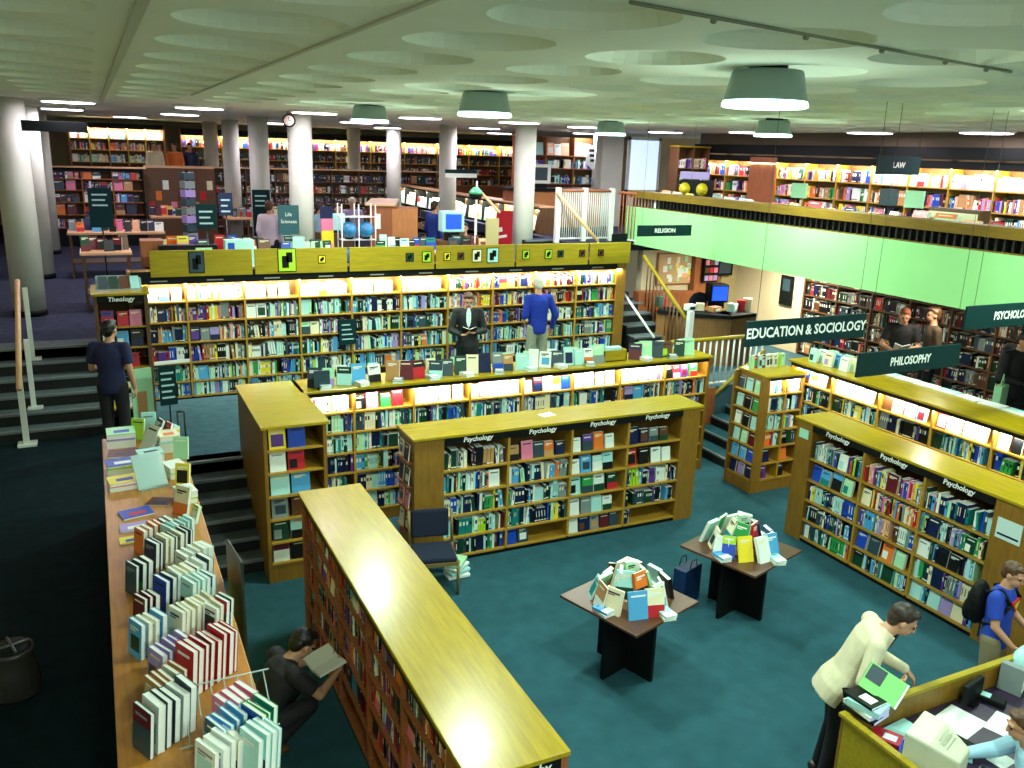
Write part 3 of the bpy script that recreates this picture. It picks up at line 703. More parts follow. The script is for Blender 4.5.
# tiered rack of guides: files of copies running away, covers turned to the aisle
files = [ # u, v, n, w, h, colour
 (.12,6.12,8,.16,.24,'navy'),(-.02,5.80,3,.15,.24,'slate'),(.30,5.86,5,.16,.23,'white'),(.14,5.50,8,.17,.26,'royal blue'),(.01,5.38,3,.14,.2,'maroon'),
 (.30,5.42,5,.16,.24,'pale cyan'),(-.03,5.00,4,.16,.24,'sky blue'),(.20,5.06,7,.16,.24,'cream'),(.06,4.66,5,.17,.24,'lilac'),(.40,5.05,4,.15,.24,'white'),
 (.20,4.52,8,.19,.30,'red'),(.02,4.34,5,.17,.25,'tan'),(-.04,4.08,6,.18,.28,'slate'),
 (.34,4.06,4,.18,.22,'pink'),(.28,3.88,4,.18,.23,'sky blue'),(.22,3.72,4,.18,.22,'white'),(.46,3.88,4,.19,.26,'green'),(.42,3.70,4,.18,.25,'pale cyan'),(.06,6.42,6,.14,.22,'orange'),(.24,6.36,6,.15,.23,'pale cyan')]
th = rad(-64)
dx, dy = .83, .56
for fi, (u, v, n_, w, h, c) in enumerate(files):
    t = RN.choice([.026, .030, .036]); gap = .013
    for k in range(n_):
        p = V((u+.02, v, 1.902+.0)) + V((dx, dy, 0))*(k*(t+gap))
        if p.x > .56: break
        cc = c if (k == 0 or fi % 3) else RN.choice(['white', c, 'slate', 'cream'])
        spec(p, th + RN.uniform(-.05, .05), w*.92, h*RN.uniform(.86, .95), t*RN.uniform(.6, 1.1), True, 'cool',
             '%s guide book, %s copy back in the %s file of the side counter rack' % (cc, ORD[k], ORD[fi]), 'guide books racked on the side counter', 'pages', c=PN.index(cc), tilt=-.10)
r = thing('book_rack', 'clear plastic stepped book rack on the side counter behind the red guide', 'rack', (.36, 4.15, 1.9), 0)
mb = MB()
for k in range(7): mb.rod((-.15+.07*k, -.12, .0), (-.15+.07*k, .18, .16), .004, n=6)
mb.rod((-.2, -.12, .01), (.3, -.12, .01), .005, n=6).rod((-.2, .18, .16), (.3, .18, .16), .005, n=6); mb.build('wire_frame', PLAST, r)
# magazines and stacked books further along the counter
def stack(label, u, v, rz, w, l, items, z=1.901, grp=None):
    for k, (c, t) in enumerate(items):
        r = thing('magazine_stack' if t > .05 else 'magazine', label % (c, ORD[k]), 'magazines' if t > .05 else 'magazine', (u, v, z), rz+.06*(k % 3-1), grp)
        MB().box(-w/2, -l/2, 0, w/2, l/2, t*.8).build('paper_pile', PAGE, r)
        MB().box(-w/2-.002, -l/2-.002, t*.8, w/2+.002, l/2+.002, t).build('cover', PAL[c], r)
        MB().box(-w*.25, -l*.3, t, w*.3, l*.05, t+.0015).build('cover_picture', RN.choice([PAL[q] for q in ('red','navy','white','royal blue','orange')]), r)
        z += t+.001
stack('%s magazine lying %s up in the pile at the aisle edge of the counter', .03, 8.22, .1, .26, .20, [('lime', .09), ('royal blue', .02)])
stack('%s magazine, %s up in the bright low pile on the counter', .03, 7.85, .15, .25, .19, [('pink', .05), ('yellow', .03)])
stack('%s magazine lying flat, %s up, beside the small clear box', .05, 8.62, -.1, .26, .2, [('tan', .04), ('maroon', .02)])
stack('%s booklet lying flat, %s up, nearest the dark guides', .1, 7.2, .3, .24, .18, [('royal blue', .015)])
stack('%s leaflet lying flat, %s up, beyond the dark guides', .3, 7.38, -.4, .2, .16, [('maroon', .01)])
stack('%s leaflet on the bare wood, %s up, before the dark guides', .08, 6.92, .1, .22, .16, [('lilac', .012)])
stack('%s card lying %s up by the first dark guide', .04, 6.68, .1, .16, .12, [('yellow', .012)])
stack('%s paper block, %s up, tall pile in the counter middle', .28, 8.38, .2, .22, .18, [('pale cyan', .13)])
stack('%s tray of papers, %s up, at the far end of the counter', .05, 9.05, .02, .26, .24, [('lilac', .10), ('mint', .05)])
stack('%s booklet pile, %s up, near the drop edge of the counter', .47, 8.0, .3, .16, .22, [('mint', .06), ('white', .05)])
stack('%s booklet pile, %s up, against the dark sign', .50, 7.35, .2, .15, .2, [('lime', .05), ('white', .06)])
stack('%s booklet pile, %s up, at the far drop corner of the counter', .47, 8.75, .1, .18, .24, [('pale cyan', .12), ('cream', .05)])
stack('%s booklet pile, %s up, in the corner by the steps', .5, 9.1, .4, .16, .18, [('yellow', .1), ('pale cyan', .03)])
r = thing('document_holder', 'clear plastic sloping document holder holding pale leaflets on the counter', 'holder', (.27, 7.75, 1.9), .3)
M = Matrix.Rotation(rad(-28), 4, 'X')
MB().box(-.13, 0, 0, .13, .01, .32, M=M).box(-.13, -.04, 0, .13, .0, .01).build('sloping_panel', PLAST, r)
MB().box(-.11, .012, .02, .11, .03, .3, M=M).build('leaflets', PAL['pale cyan'], r)
for k, (u, v, c, w, h, a, tl) in enumerate([(.42,7.05,'cream',.16,.24,-.9,-.25),(.5,6.85,'lime',.09,.15,-1.2,-.3),(.24,8.75,'white',.2,.28,-1.1,-.5),(.33,9.0,'slate',.16,.26,-1.3,-.4),(.42,8.9,'red',.14,.24,-1.2,-.35),(.55,8.4,'mint',.14,.22,-.4,-.2),(.5,7.7,'yellow',.13,.2,-.5,-.2),(.2,9.15,'lime',.14,.22,-.6,-.15),(.32,9.2,'pale cyan',.14,.26,-.2,-.1)]):
    spec((u, v, 1.902), a, w, h, .03, True, 'cool', '%s booklet propped up, %s from the racked guides on the counter' % (c, ORD[k]), 'booklets propped on the side counter', 'pages', c=PN.index(c), tilt=tl)
# upright poster of a figure at the end of the counter
r = thing('poster_stand', 'pale green upright poster stand behind the far end of the counter', 'poster', (.36, 11.6, Z1), .25)
box('poster_board', PAL['mint'], (-.13, -.01, .35, .13, .01, 1.05), r); box('picture', PAL['tan'], (-.07, -.014, .40, .05, -.011, .75), r); box('foot', BLACK, (-.1, -.12, 0, .1, .12, .03), r)
MB().rod((0, 0, .03), (0, 0, .36), .012, n=8).build('pole', BLACKM, r)
# signs beside the counter
r = thing('directory_sign', 'dark sign board with white writing fixed to the drop side of the counter', 'sign', (.665, 5.60, 1.40), rad(6))
box('board', mat('olive_black_board', (.014, .02, .016), .4), (-.01, -.20, 0, .01, .20, .80), r, .004)
for k in range(4): box('wording', WHITE, (.0105, -.12+.02*k, .58-.12*k, .0125, .13-.04*(k % 2), .62-.12*k), r)
r = thing('floor_sign', 'dark standing sign with white writing at the head of the steps', 'sign', (.66, 11.3, Z1), rad(8))
box('board', SIGN, (-.11, -.01, .62, .10, .01, 1.14), r); box('header_card', WHITE, (-.15, -.02, 1.16, .28, .0, 1.20), r)
for k in range(5): box('wording', mat('pale_blue_text', (.4,.65,.65), .5), (-.085, -.0135, 1.03-.08*k, .07-.03*(k % 2), -.011, 1.055-.08*k), r)
MB().rod((0, 0, .02), (0, 0, 1.16), .01, n=8).build('pole', BLACKM, r); box('base', BLACK, (-.14, -.12, 0, .14, .12, .02), r)
r = thing('rail_stand', 'thin black metal rail at the head of the steps by the counter', 'railing', (.78, 10.95, Z1), 0)
MB().rod((-.06, 0, 0), (-.06, 0, .62), .012, n=8).rod((.02, 0, 0), (.02, 0, .62), .012, n=8).rod((-.06, 0, .62), (.02, 0, .62), .012, n=8).build('rail', BLACKM, r)
r = thing('shelf_sign', 'small dark sign with pale writing hung on the long wall bookcase', 'sign', (3.60, 13.60, Z1+.72), 0)
box('board', SIGN, (-.14, -.01, 0, .14, .01, .42), r)
for k in range(4): box('writing_line', mat('pale_blue_text', (.5,.8,.8), .5), (-.10, -.013, .08+.08*k, .10-.02*k, -.011, .10+.08*k), r)
# bin on the side aisle
r = thing('round_stool', 'dark round kick stool on the side aisle carpet', 'stool', (-.80, 6.36, Z1), .3)
MB().lathe([(.16,0),(.17,.03),(.15,.2),(.13,.3),(.14,.33),(.14,.36)], 28).build('stool_body', mat('dark_grey_plastic', (.03,.03,.025), .35), r)
MB().lathe([(.125,.361),(.125,.372),(.05,.374)], 24).build('step_pad', BLACK, r)
mb = MB()
for a in (0, 1.57): mb.rod((-.12*math.cos(a), -.12*math.sin(a), .378), (.12*math.cos(a), .12*math.sin(a), .378), .012, n=6)
mb.build('grip_rib', mat('worn_rubber', (.05,.05,.045), .4), r)

# ------------------------------------------------------------------ rails
def post(mb, x, y, z0, z1, r=.03, mi=0): mb.rod((x, y, z0), (x, y, z1), r, n=12, mi=mi)
r = thing('stair_handrail', 'peach wooden handrail on white posts down the side steps', 'handrail', (-1.05, 12.1, Z1), 0)
MB().rod((0, -.05, .78), (0, 1.55, 1.93), .035, n=14).build('handrail', PALEWOOD, r)
box('post', PALEPOST, (-.035, .05, .02, .035, .10, .86), r)
box('post', PALEPOST, (.06, .60, .34, .12, .65, 1.28), r); box('post', PALEPOST, (.06, 1.35, .84, .12, 1.41, 1.85), r)
box('foot', PALEPOST, (-.10, -.04, 0, .12, .18, .03), r); box('foot', PALEPOST, (.02, .52, .335, .2, .72, .36), r); box('foot', PALEPOST, (.02, 1.30, .83, .2, 1.46, .87), r)
def balusters(label, p0, p1, z0, z1, n, railm=PALEWOOD, balm=WOODRED, rr=.012, topr=.03, dz=0, posts=()):
    r = thing('balustrade', label, 'balustrade', (p0[0], p0[1], z0), 0)
    d = V((p1[0]-p0[0], p1[1]-p0[1], 0)); h = z1-z0
    MB().rod((0, 0, h), d+V((0, 0, h+dz)), topr, n=10).build('handrail', railm, r)
    MB().rod((0, 0, .06), d+V((0, 0, .06+dz)), .02, n=8).build('bottom_rail', balm if balm != WOODRED else PALEPOST, r)
    for k in range(n):
        t = (k+.5)/n; b = d*t
        MB().rod(b+V((0, 0, .06+dz*t)), b+V((0, 0, h+dz*t)), rr, n=6).build('baluster', balm, r)
    for t in posts:
        b = d*t; MB().box(b.x-.045, b.y-.045, -.02, b.x+.045, b.y+.045, h+dz*t+.06).build('post', PALEPOST, r)
    return r
balusters('white posted balustrade with slim rods around the upper stair landing', (8.45, 15.45), (9.75, 15.45), Z3, Z3+1.02, 26, WOODRED, PALEPOST, posts=(0, .48, .98))
balusters('brown balustrade closing the landing beside the green balcony front', (9.80, 15.3), (10.05, 14.3), Z3, Z3+1.0, 12, WOODRED, WOODRED, posts=(1,))
r = thing('stair_handrail', 'sloping peach handrail down from the upper landing', 'handrail', (8.2, 15.3, Z2), 0)
MB().rod((.2, .1, 2.12), (.85, -.5, 1.2), .035, n=12).build('handrail', PALEWOOD, r)
MB().rod((.85, -.5, 0), (.85, -.5, 1.2), .02, n=8).build('post', PALEPOST, r)
r = thing('stair_handrail', 'short peach handrail with a white post by the far till', 'handrail', (6.9, 16.0, Z2), 0)
MB().rod((0, 0, 2.16), (.28, -.5, 1.72), .03, n=12).build('handrail', PALEWOOD, r); MB().rod((0, 0, 0), (0, 0, 2.3), .02, n=8).build('post', PALEPOST, r)
r = thing('stair_panel', 'yellow brown panel standing beside the far till steps', 'panel', (7.0, 15.4, Z2), 0)
box('panel_board', mat('khaki_panel', (.42,.36,.16), .6), (-.15, -.02, 0, .12, .02, 1.62), r)  # upright stair panel at the side of the far till steps
# stair string behind the wall bookcase and its balustrade
r = thing('stair_string', 'white sloping string with brown balusters beside the wall bookcase steps', 'stair rail', (9.12, 12.75, Z1), 0)
MB().rod((0, 0, .66), (0, 1.3, 1.42), .022, n=8).build('string', PALEPOST, r)
MB().rod((.75, 0, .9), (.75, 1.6, 1.95), .035, n=8).build('handrail', HDRW, r)
for k in range(13): MB().rod((.75, .12*k, .05+.075*k), (.75, .12*k, .88+.08*k), .016, n=6).build('baluster', WOODDK, r)
MB().box(.70, -.1, 0, .80, 0, 1.12).build('post', PALEPOST, r)
# oak balustrade at the end of the lit bookcase
balusters('oak balustrade with pale balusters behind the end of the lit bookcase', (8.62, 11.55), (10.7, 11.55), Z1, Z1+.86, 16, HDRW, PALEPOST, rr=.018, topr=.035)
r = thing('stair_handrail', 'sloping oak handrail beside the steps behind the corner bookcase', 'handrail', (8.9, 11.50, 0), 0)
MB().rod((.35, 0, .62), (1.75, 0, 1.58), .035, n=12).build('handrail', HDRW, r)
MB().rod((.38, 0, 0), (.38, 0, .64), .03, n=8).build('post', HDRW, r)
struct('wall_under_balcony', WALLC, (13.0, 13.12, Z1, 13.06, 15.3, Z3-.02))
struct('wall_beside_steps', WOODRED, (8.54, 11.46, 0, 9.6, 11.5, 1.0), (8.54, 11.0, 0, 8.58, 11.46, Z1))
# balcony front: oak rail on dark balusters
r = thing('balcony_rail', 'long oak rail on dark balusters above the green balcony front', 'railing', (10.0, 15.1, 3.88), 0)
box('handrail', OLIVE, (-.10, -20, .18, .16, 0, .32), r, .006)
mb = MB()
for k in range(100): 
    y = -.06-.115*k; MB().box(-.012, y-.012, 0, .012, y+.012, .18).build('baluster', BLACKM, r)
box('bottom_rail', OLIVE, (-.05, -20, -.0, .05, 0, .015), r)
# things on the balcony ledge
led = [('pale cyan','white',.5),('yellow','cream',.3),('navy','white',.25),('mint','mint',.6),('white','white',.7),('teal','mint',.5),('lime','yellow',.35),('red','white',.25),('cream','cream',.4)]
for k in range(26):
    v = 14.4-.40*k - RN.uniform(0, .08); c = RN.choice(['pale cyan','cream','white','mint','yellow','sky blue','red','grey','peach','navy','teal'])
    h = RN.uniform(.08, .20)
    spec((10.22, v, 4.10), rad(-90)+RN.uniform(-.1, .1), RN.uniform(.14, .34), h, .05, True, 'cool', '%s volume standing, %s along the balcony ledge' % (c, ORD[k]), 'volumes on the balcony ledge', True, c=PN.index(c), tilt=-.3)
r = thing('ledge_cabinet', 'low cream shelf unit behind the balcony rail carrying the volumes', 'shelf unit', (10.18, 14.6, Z3), 0)
box('worktop', mat('cream_top', (.6,.6,.4), .5), (0, -20, .92, .42, 0, .95), r); box('unit_body', BLACK, (.02, -19.98, 0, .40, -.02, .92), r)
def lectern_box(lab, v, c, w, h):
    r = thing('display_box', lab, 'box', (10.55, v, 4.09), rad(-90))
    MB().box(-w/2, -.1, 0, w/2, .1, h).build('box_body', c, r, .01); MB().box(-w/2+.03, -.11, h*.25, w/2-.03, -.1, h*.8).build('panel', PAL['cream'] if c != PAL['mint'] else PAL['teal'], r)
lectern_box('brown box with a cream panel on the balcony ledge', 8.0, WOODDK, .8, .25)
lectern_box('pale green box on the balcony ledge near the picture edge', 6.5, PAL['mint'], .55, .22)
r = thing('poster_stand', 'black and gold decorated dump bin on the balcony by the landing', 'display bin', (10.75, 14.0, Z3), rad(-60))
MB().box(-.3, -.15, 0, .3, .15, 1.05).build('bin_body', BLACK, r)
mb = MB()
for a in (-.18, .18):
    mb.lathe([(.10,0),(.12,.012)], 20, M=Matrix.Translation((a, -.155, 1.15)) @ Matrix.Rotation(rad(90), 4, 'X'))
mb.build('gold_ornament', PAL['yellow'], r)
MB().box(-.3, -.13, 1.05, .3, .13, 1.32).build('header_board', BLACK, r)
MB().box(-.3, -.16, 1.34, .3, -.12, 1.48).build('crest_board', PAL['lilac'], r)
for k, (v, c) in enumerate([(12.1, 'mint'), (10.1, 'slate'), (9.6, 'mint')]):
    r = thing('computer_monitor' if k != 1 else 'poster_stand', ['pale monitor with black base on the balcony desk', 'dark poster panel standing before the balcony shelves', 'grey green monitor on the balcony'][k], 'monitor' if k != 1 else 'poster', (11.6, v, Z3), rad(-70))
    box('screen_housing', PAL[c], (-.14, -.03, 1.1, .14, .03, 1.36), r); MB().rod((0, 0, 0), (0, 0, 1.12), .03, n=8).build('stand', BLACK, r); box('base', BLACK, (-.16, -.12, .0, .16, .12, .05), r)

# ------------------------------------------------------------------ chair
r = thing('chair', 'navy cushioned chair with pale wooden frame before the psychology bookcase', 'chair', (3.17, 8.38, 0), rad(-12))
MB().box(-.24, -.23, .40, .24, .22, .47).build('seat', NAVYF, r, .03)
MB().box(-.22, .22, .52, .22, .27, .86, M=Matrix.Rotation(rad(-5), 4, 'X')).build('backrest', NAVYF, r, .03)
for sx in (-1, 1):
    MB().rod((sx*.25, -.22, 0), (sx*.25, -.22, .42), .018, n=8).build('leg', CHAIRW, r)
    MB().rod((sx*.25, .25, 0), (sx*.25, .22, .45), .018, n=8).rod((sx*.25, .22, .45), (sx*.25, .28, .84), .018, n=8).build('leg', CHAIRW, r)
box('seat_frame', CHAIRW, (-.25, -.24, .37, .25, -.21, .41), r); box('seat_frame', CHAIRW, (-.26, -.22, .36, -.235, .23, .40), r); box('seat_frame', CHAIRW, (.235, -.22, .36, .26, .23, .40), r)
for k, (c, t) in enumerate([('white', .06), ('pale cyan', .05), ('white', .06), ('mint', .04)]):
    r = thing('paper_bundle', '%s bundle of paper bags on the carpet behind the chair, %s up' % (c, ORD[k]), 'papers', (3.52, 8.52, .003+.055*k), .3*k, 'paper bundles behind the chair')
    MB().box(-.14, -.09, 0, .14, .09, .045).build('bundle', PAL[c], r, .012)
r = thing('paper_sheet', 'small white paper left on the top of the long psychology bookcase', 'paper', (5.0, 9.18, 1.656), .2)
MB().box(-.1, -.07, 0, .1, .07, .004).build('sheet', PAL['white'], r)

# ------------------------------------------------------------------ till desk in the near corner
DKT = mat('plum_desktop', (.035, .02, .05), .4, noise=.15, nscale=6)
r = thing('till_desk', 'oak edged reception desk with dark top in the near corner', 'desk', (4.62, 3.80, 0), 0)
box('rim', HDRW, (0, -.055, .97, 3.2, 0, 1.0), r, .004); box('rim', HDRW, (0, -1.4, .97, .055, -.055, 1.0), r, .004)
box('front_panel', WOOD, (.02, -.035, 0, 3.18, -.015, .97), r); box('side_panel', HDRW, (.02, -1.4, 0, .04, -.04, .97), r)
box('worktop', DKT, (.045, -1.1, .75, 3.15, -.04, .78), r, .004)
def itm(name, label, cat, x, y, z, rz=0): return thing(name, label, cat, (x, y, z), rz)
r = itm('computer_monitor', 'bulky beige monitor seen from behind on the till desk', 'monitor', 4.89, 3.18, .78, rad(200)); r.scale = (.86, .86, .92)
MB().lathe([(.13,0),(.13,.03),(.08,.06)], 20).build('monitor_base', BEIGE, r)
mb = MB(); A = [(-.21,-.2,.06),(.21,-.2,.06),(.21,-.2,.44),(-.21,-.2,.44)]; B = [(-.2,-.02,.07),(.2,-.02,.07),(.2,-.02,.42),(-.2,-.02,.42)]; D = [(-.12,.2,.1),(.12,.2,.1),(.12,.2,.34),(-.12,.2,.34)]
mb.add(A+B+D, [(0,1,2,3),(11,10,9,8)] + [(i, 4+i, 4+(i+1) % 4, (i+1) % 4) for i in range(4)] + [(4+i, 8+i, 8+(i+1) % 4, 4+(i+1) % 4) for i in range(4)])
mb.build('monitor_housing', BEIGE, r, .02)
box('screen', SCREEN, (-.17, -.206, .1, .17, -.2, .4), r)
mb = MB()
for k in range(5): mb.box(-.1, .02+.03*k, .425-.022*k, .1, .03+.03*k, .43-.022*k)
mb.build('vent_grille', mat('beige_dark', (.35,.36,.28), .5), r)
def bk(label, x, y, z, rz, w, l, t, c, c2='white'):
    r = itm('book', label, 'book', x, y, z, rz)
    MB().box(-w/2, -l/2, .003, w/2-.003, l/2, t-.003).build('pages', PAGE, r)
    MB().box(-w/2-.002, -l/2, 0, w/2, l/2, .003).box(-w/2-.002, -l/2, t-.003, w/2, l/2, t).box(-w/2-.004, -l/2, 0, -w/2, l/2, t).build('cover', PAL[c], r)
    MB().box(-w*.3, -l*.35, t, w*.2, l*.1, t+.001).build('cover_picture', PAL[c2], r)
bk('dark book at the bottom of the pile on the till desk corner', 4.80, 3.72, 1.001, .2, .2, .26, .03, 'black')
bk('white book in the middle of the pile on the till desk corner', 4.80, 3.72, 1.033, .0, .19, .25, .03, 'white', 'black')
bk('pale cyan book in the pile under the jacket mans elbow', 4.79, 3.70, 1.065, .3, .18, .25, .045, 'pale cyan', 'red')
bk('black striped book on top of the desk corner pile', 4.79, 3.73, 1.112, .1, .17, .24, .02, 'black', 'white')
bk('red and white boxed book standing low behind the beige monitor', 4.81, 3.52, .781, .5, .14, .2, .16, 'red', 'white')
bk('cream thick book beside the desk side panel', 4.80, 3.06, .781, .1, .2, .24, .07, 'cream', 'white')
for k, (x, y, a, w, l, c, lb) in enumerate([(5.62, 3.55, .2, .42, .28, 'white', 'large white sheet of paper in the middle of the desk'), (5.95, 3.38, .3, .3, .22, 'white', 'second white sheet overlapping the large one'),
        (5.55, 3.13, .1, .17, .13, 'white', 'small white note before the seated clerk'), (5.35, 3.27, .6, .14, .1, 'pale cyan', 'little pale note beside the telephone'), (5.15, 3.66, .1, .3, .16, 'pale cyan', 'pale blue envelope by the desk rim')]):
    r = itm('paper_sheet', lb, 'paper', x, y, .781+.001*k, a); MB().box(-w/2, -l/2, 0, w/2, l/2, .0008).build('sheet', PAL[c], r)
r = itm('telephone', 'pale telephone beside the beige monitor', 'telephone', 5.32, 3.42, .781, .5)
MB().box(-.08, -.11, 0, .08, .11, .045).build('phone_body', PAL['mint'], r, .015); MB().box(-.03, -.1, .05, .02, .1, .085).build('handset', PAL['mint'], r, .015)
MB().box(.03, -.05, .045, .07, .05, .05).build('keypad', BLACK, r)
r = itm('telephone', 'dark telephone near the middle of the desk', 'telephone', 5.42, 3.36, .781, .2)
MB().box(-.06, -.09, 0, .06, .09, .04).build('phone_body', BLACK, r, .012); MB().box(-.05, -.08, .042, -.01, .08, .07).build('handset', BLACK, r, .012)
r = itm('keyboard', 'dark keyboard under the clerks hand', 'keyboard', 5.20, 3.02, .781, .35)
MB().box(-.2, -.07, 0, .2, .07, .018).build('keyboard_body', PAL['slate'], r, .004)
mb = MB()
for i in range(12):
    for j in range(4): mb.box(-.185+.031*i, -.058+.03*j, .018, -.160+.031*i, -.034+.03*j, .024)
mb.build('keys', BLACK, r)
r = itm('card_reader', 'black card machine with pale keys on the desk rim side', 'card machine', 6.12, 3.62, .781, .4)
MB().box(-.05, -.1, 0, .05, .1, .05).build('reader_body', BLACK, r, .01); MB().box(-.035, .01, .05, .035, .08, .053).build('screen', PAL['pale cyan'], r)
r = itm('till_screen', 'small till screen with pale cyan frame behind the papers', 'screen', 5.95, 3.68, .781, .2)
MB().box(-.14, -.02, .03, .14, .02, .2).build('screen_housing', BLACK, r, .008); MB().box(-.12, .02, .05, .12, .024, .18).build('screen', PAL['pale cyan'], r); MB().box(-.05, -.05, 0, .05, .05, .03).build('base', BLACK, r)
r = itm('book_box', 'tall pale grey box file standing on the desk by the boy', 'box file', 6.40, 3.66, .781, .3)
MB().box(-.035, -.09, 0, .035, .09, .24).build('box_body', PAL['grey'], r, .004); MB().box(-.036, -.094, .05, .036, -.09, .22).build('spine_label', PAL['white'], r)
r = itm('pen_pot', 'white mug of pens at the desk edge', 'mug', 6.30, 3.34, .781, 0)
MB().lathe([(.04,0),(.045,.01),(.045,.1),(.04,.1),(.038,.02)], 18).build('mug_body', PAL['white'], r)
for k in range(5): MB().rod((.012*(k-2), .01*(k % 2), .02), (.022*(k-2), .02*(k % 3), .17), .004, n=6).build('pen', PMATS[[5, 13, 6, 4, 11][k]], r)
for k, (x, y, z, s, c) in enumerate([(6.62, 3.72, .781, .16, 'pale cyan'), (6.55, 3.45, .781, .12, 'slate'), (6.78, 3.62, .781, .15, 'white'), (6.5, 3.25, .781, .1, 'mint')]):
    r = itm('carrier_bag', '%s crumpled carrier bag on the crowded end of the desk' % c, 'bag', x, y, z, k)
    mb = MB(); mb.ell((0, 0, s*.95), (s*.8, s*.6, s*.95), n=10, k=7)
    for q, vv in enumerate(mb.v): mb.v[q] = tuple(V(vv)*(1+RN.uniform(-.08, .08)))
    mb.v = [(a, b, max(0, c_)) for a, b, c_ in mb.v]; mb.build('bag_body', PAL[c], r)
r = itm('office_chair', 'orange backed chair behind the seated clerk', 'chair', 5.28, 2.42, 0, .6)
MB().box(-.22, -.03, .62, .22, .03, 1.12).build('backrest', PAL['orange'], r, .03); MB().box(-.22, .03, .44, .22, .45, .5).build('seat', PAL['orange'], r, .02)
MB().rod((0, .22, .06), (0, .22, .45), .03, n=10).build('stem', BLACKM, r)
for k in range(5):
    a = k*2*math.pi/5; MB().rod((0, .22, .07), (.24*math.cos(a), .22+.24*math.sin(a), .03), .02, n=8).build('leg', BLACKM, r)

# ------------------------------------------------------------------ desk under the balcony
r = thing('enquiry_desk', 'curved dark wooden enquiry desk with a black top below the balcony', 'desk', (9.75, 13.5, Z1), 0)
pts = [(0, .1), (.45, -.45), (1.05, -.85), (1.75, -.75)]
def ribbon(pts, z0, z1, th):
    mb = MB()
    for a, b in zip(pts[:-1], pts[1:]):
        d = V((b[0]-a[0], b[1]-a[1], 0)).normalized(); n_ = V((-d.y, d.x, 0))*th
        vs = [(a[0], a[1], z0), (b[0], b[1], z0), (b[0]+n_.x, b[1]+n_.y, z0), (a[0]+n_.x, a[1]+n_.y, z0)]
        vs += [(x_, y_, z1) for x_, y_, _ in vs]
        mb.add(vs, [(0,3,2,1),(4,5,6,7),(0,1,5,4),(1,2,6,5),(2,3,7,6),(3,0,4,7)])
    return mb
ribbon(pts, 0, .93, .04).build('front_panel', mat('desk_wood', (.22,.11,.03), .45, noise=.25, nscale=5, stretch=(8,8,.8)), r)
ribbon([(p[0]-.03, p[1]-.04) for p in pts], .93, 1.0, .5).build('worktop', BLACK, r)
ribbon([(.1, .9), (.9, .75), (1.4, .6)], 0, 1.2, .3).build('rear_cabinet', WOODRED, r)
for k, (x, y, w, h, c) in enumerate([(10.35, 13.35, .2, .12, 'white'), (10.75, 13.1, .22, .1, 'tan'), (11.1, 13.0, .16, .16, 'pale cyan'), (11.3, 12.98, .1, .22, 'red'), (11.42, 12.95, .1, .26, 'cream'), (10.55, 13.3, .14, .14, 'cream'), (10.0, 13.9, .15, .2, 'teal'), (10.12, 13.95, .15, .16, 'red')]):
    r = thing('desk_papers', '%s pile of papers, %s along the enquiry desk top' % (c, ORD[k]), 'papers', (x, y, 2.001), .2*k, 'piles on the enquiry desk')
    MB().box(-w/2, -.08, 0, w/2, .08, h).build('paper_pile', PAL[c], r, .004); MB().box(-w*.3, -.084, h*.2, w*.3, -.08, h*.7).build('label_card', PAL['white' if c != 'white' else 'navy'], r)
r = thing('computer_monitor', 'black monitor with a bright blue screen on the enquiry desk', 'monitor', (11.05, 13.35, 2.0), rad(-14))
MB().box(-.19, 0, .12, .19, .3, .48).build('monitor_housing', BLACK, r, .02); box('screen', SCREEN, (-.16, -.006, .16, .16, 0, .44), r); MB().box(-.12, .02, 0, .12, .26, .12).build('base', BLACK, r)
r = thing('office_chair', 'dark blue office chair with a rounded back behind the enquiry desk', 'chair', (10.85, 13.75, Z1), 0)
MB().ell((0, 0, 1.08), (.24, .05, .2)).build('backrest', NAVYF, r); MB().box(-.22, -.4, .46, .22, 0, .52).build('seat', NAVYF, r, .02); MB().rod((0, -.2, .02), (0, -.2, .46), .03, n=8).build('stem', BLACKM, r); MB().rod((0, -.05, .5), (0, 0, .95), .02, n=8).build('back_stem', BLACKM, r)
MB().lathe([(.26,0),(.26,.03),(.05,.06)], 5, M=Matrix.Translation((0,-.2,0))).build('base', BLACKM, r)
r = thing('notice_board', 'wood framed pin board crowded with notices on the wall under the landing', 'notice board', (10.86, 15.28, 2.18), 0)
fr = MB().box(0, -.03, 0, 1.0, -.0, .7).build('frame', WOODRED, r); MB().box(.03, -.034, .03, .97, -.03, .67).build('cork', mat('cork_board', (.55,.38,.2), .8), r)
for k in range(22):
    x, z = RN.uniform(.05, .85), RN.uniform(.05, .52); w, h = RN.uniform(.06, .14), RN.uniform(.08, .14)
    MB().box(x, -.037-.0004*k, z, x+w, -.035, z+h).build('pinned_note', RN.choice([PAL[q] for q in ('white','cream','white','mint','peach','yellow')]), r)
r = thing('pigeon_shelf', 'small dark wall rack of leaflets above the blue screen', 'rack', (11.9, 15.05, 2.25), 0)
box('rack_frame', BLACK, (0, -.08, 0, .38, 0, .55), r)
for i in range(3):
    for j in range(3): MB().box(.02+.12*i, -.09, .04+.17*j, .12+.12*i, -.08, .15+.17*j).build('leaflet', RN.choice([PAL['red'], PAL['pink'], PAL['brown'], PAL['lilac']]), r)
r = thing('framed_picture', 'small black framed picture on the reddish wood panel', 'picture', (12.30, 15.05, 2.38), 0)
box('frame', BLACK, (0, -.03, 0, .42, 0, .34), r); box('picture', PAL['slate'], (.05, -.034, .05, .37, -.03, .29), r)
r = thing('framed_picture', 'black poster on the cream wall beside the shelving under the balcony', 'picture', (12.97, 13.62, 1.95), rad(-90))
box('frame', BLACK, (-.1, -.03, 0, .25, 0, .62), r); box('picture', PAL['slate'], (-.03, -.034, .3, .18, -.03, .55), r)
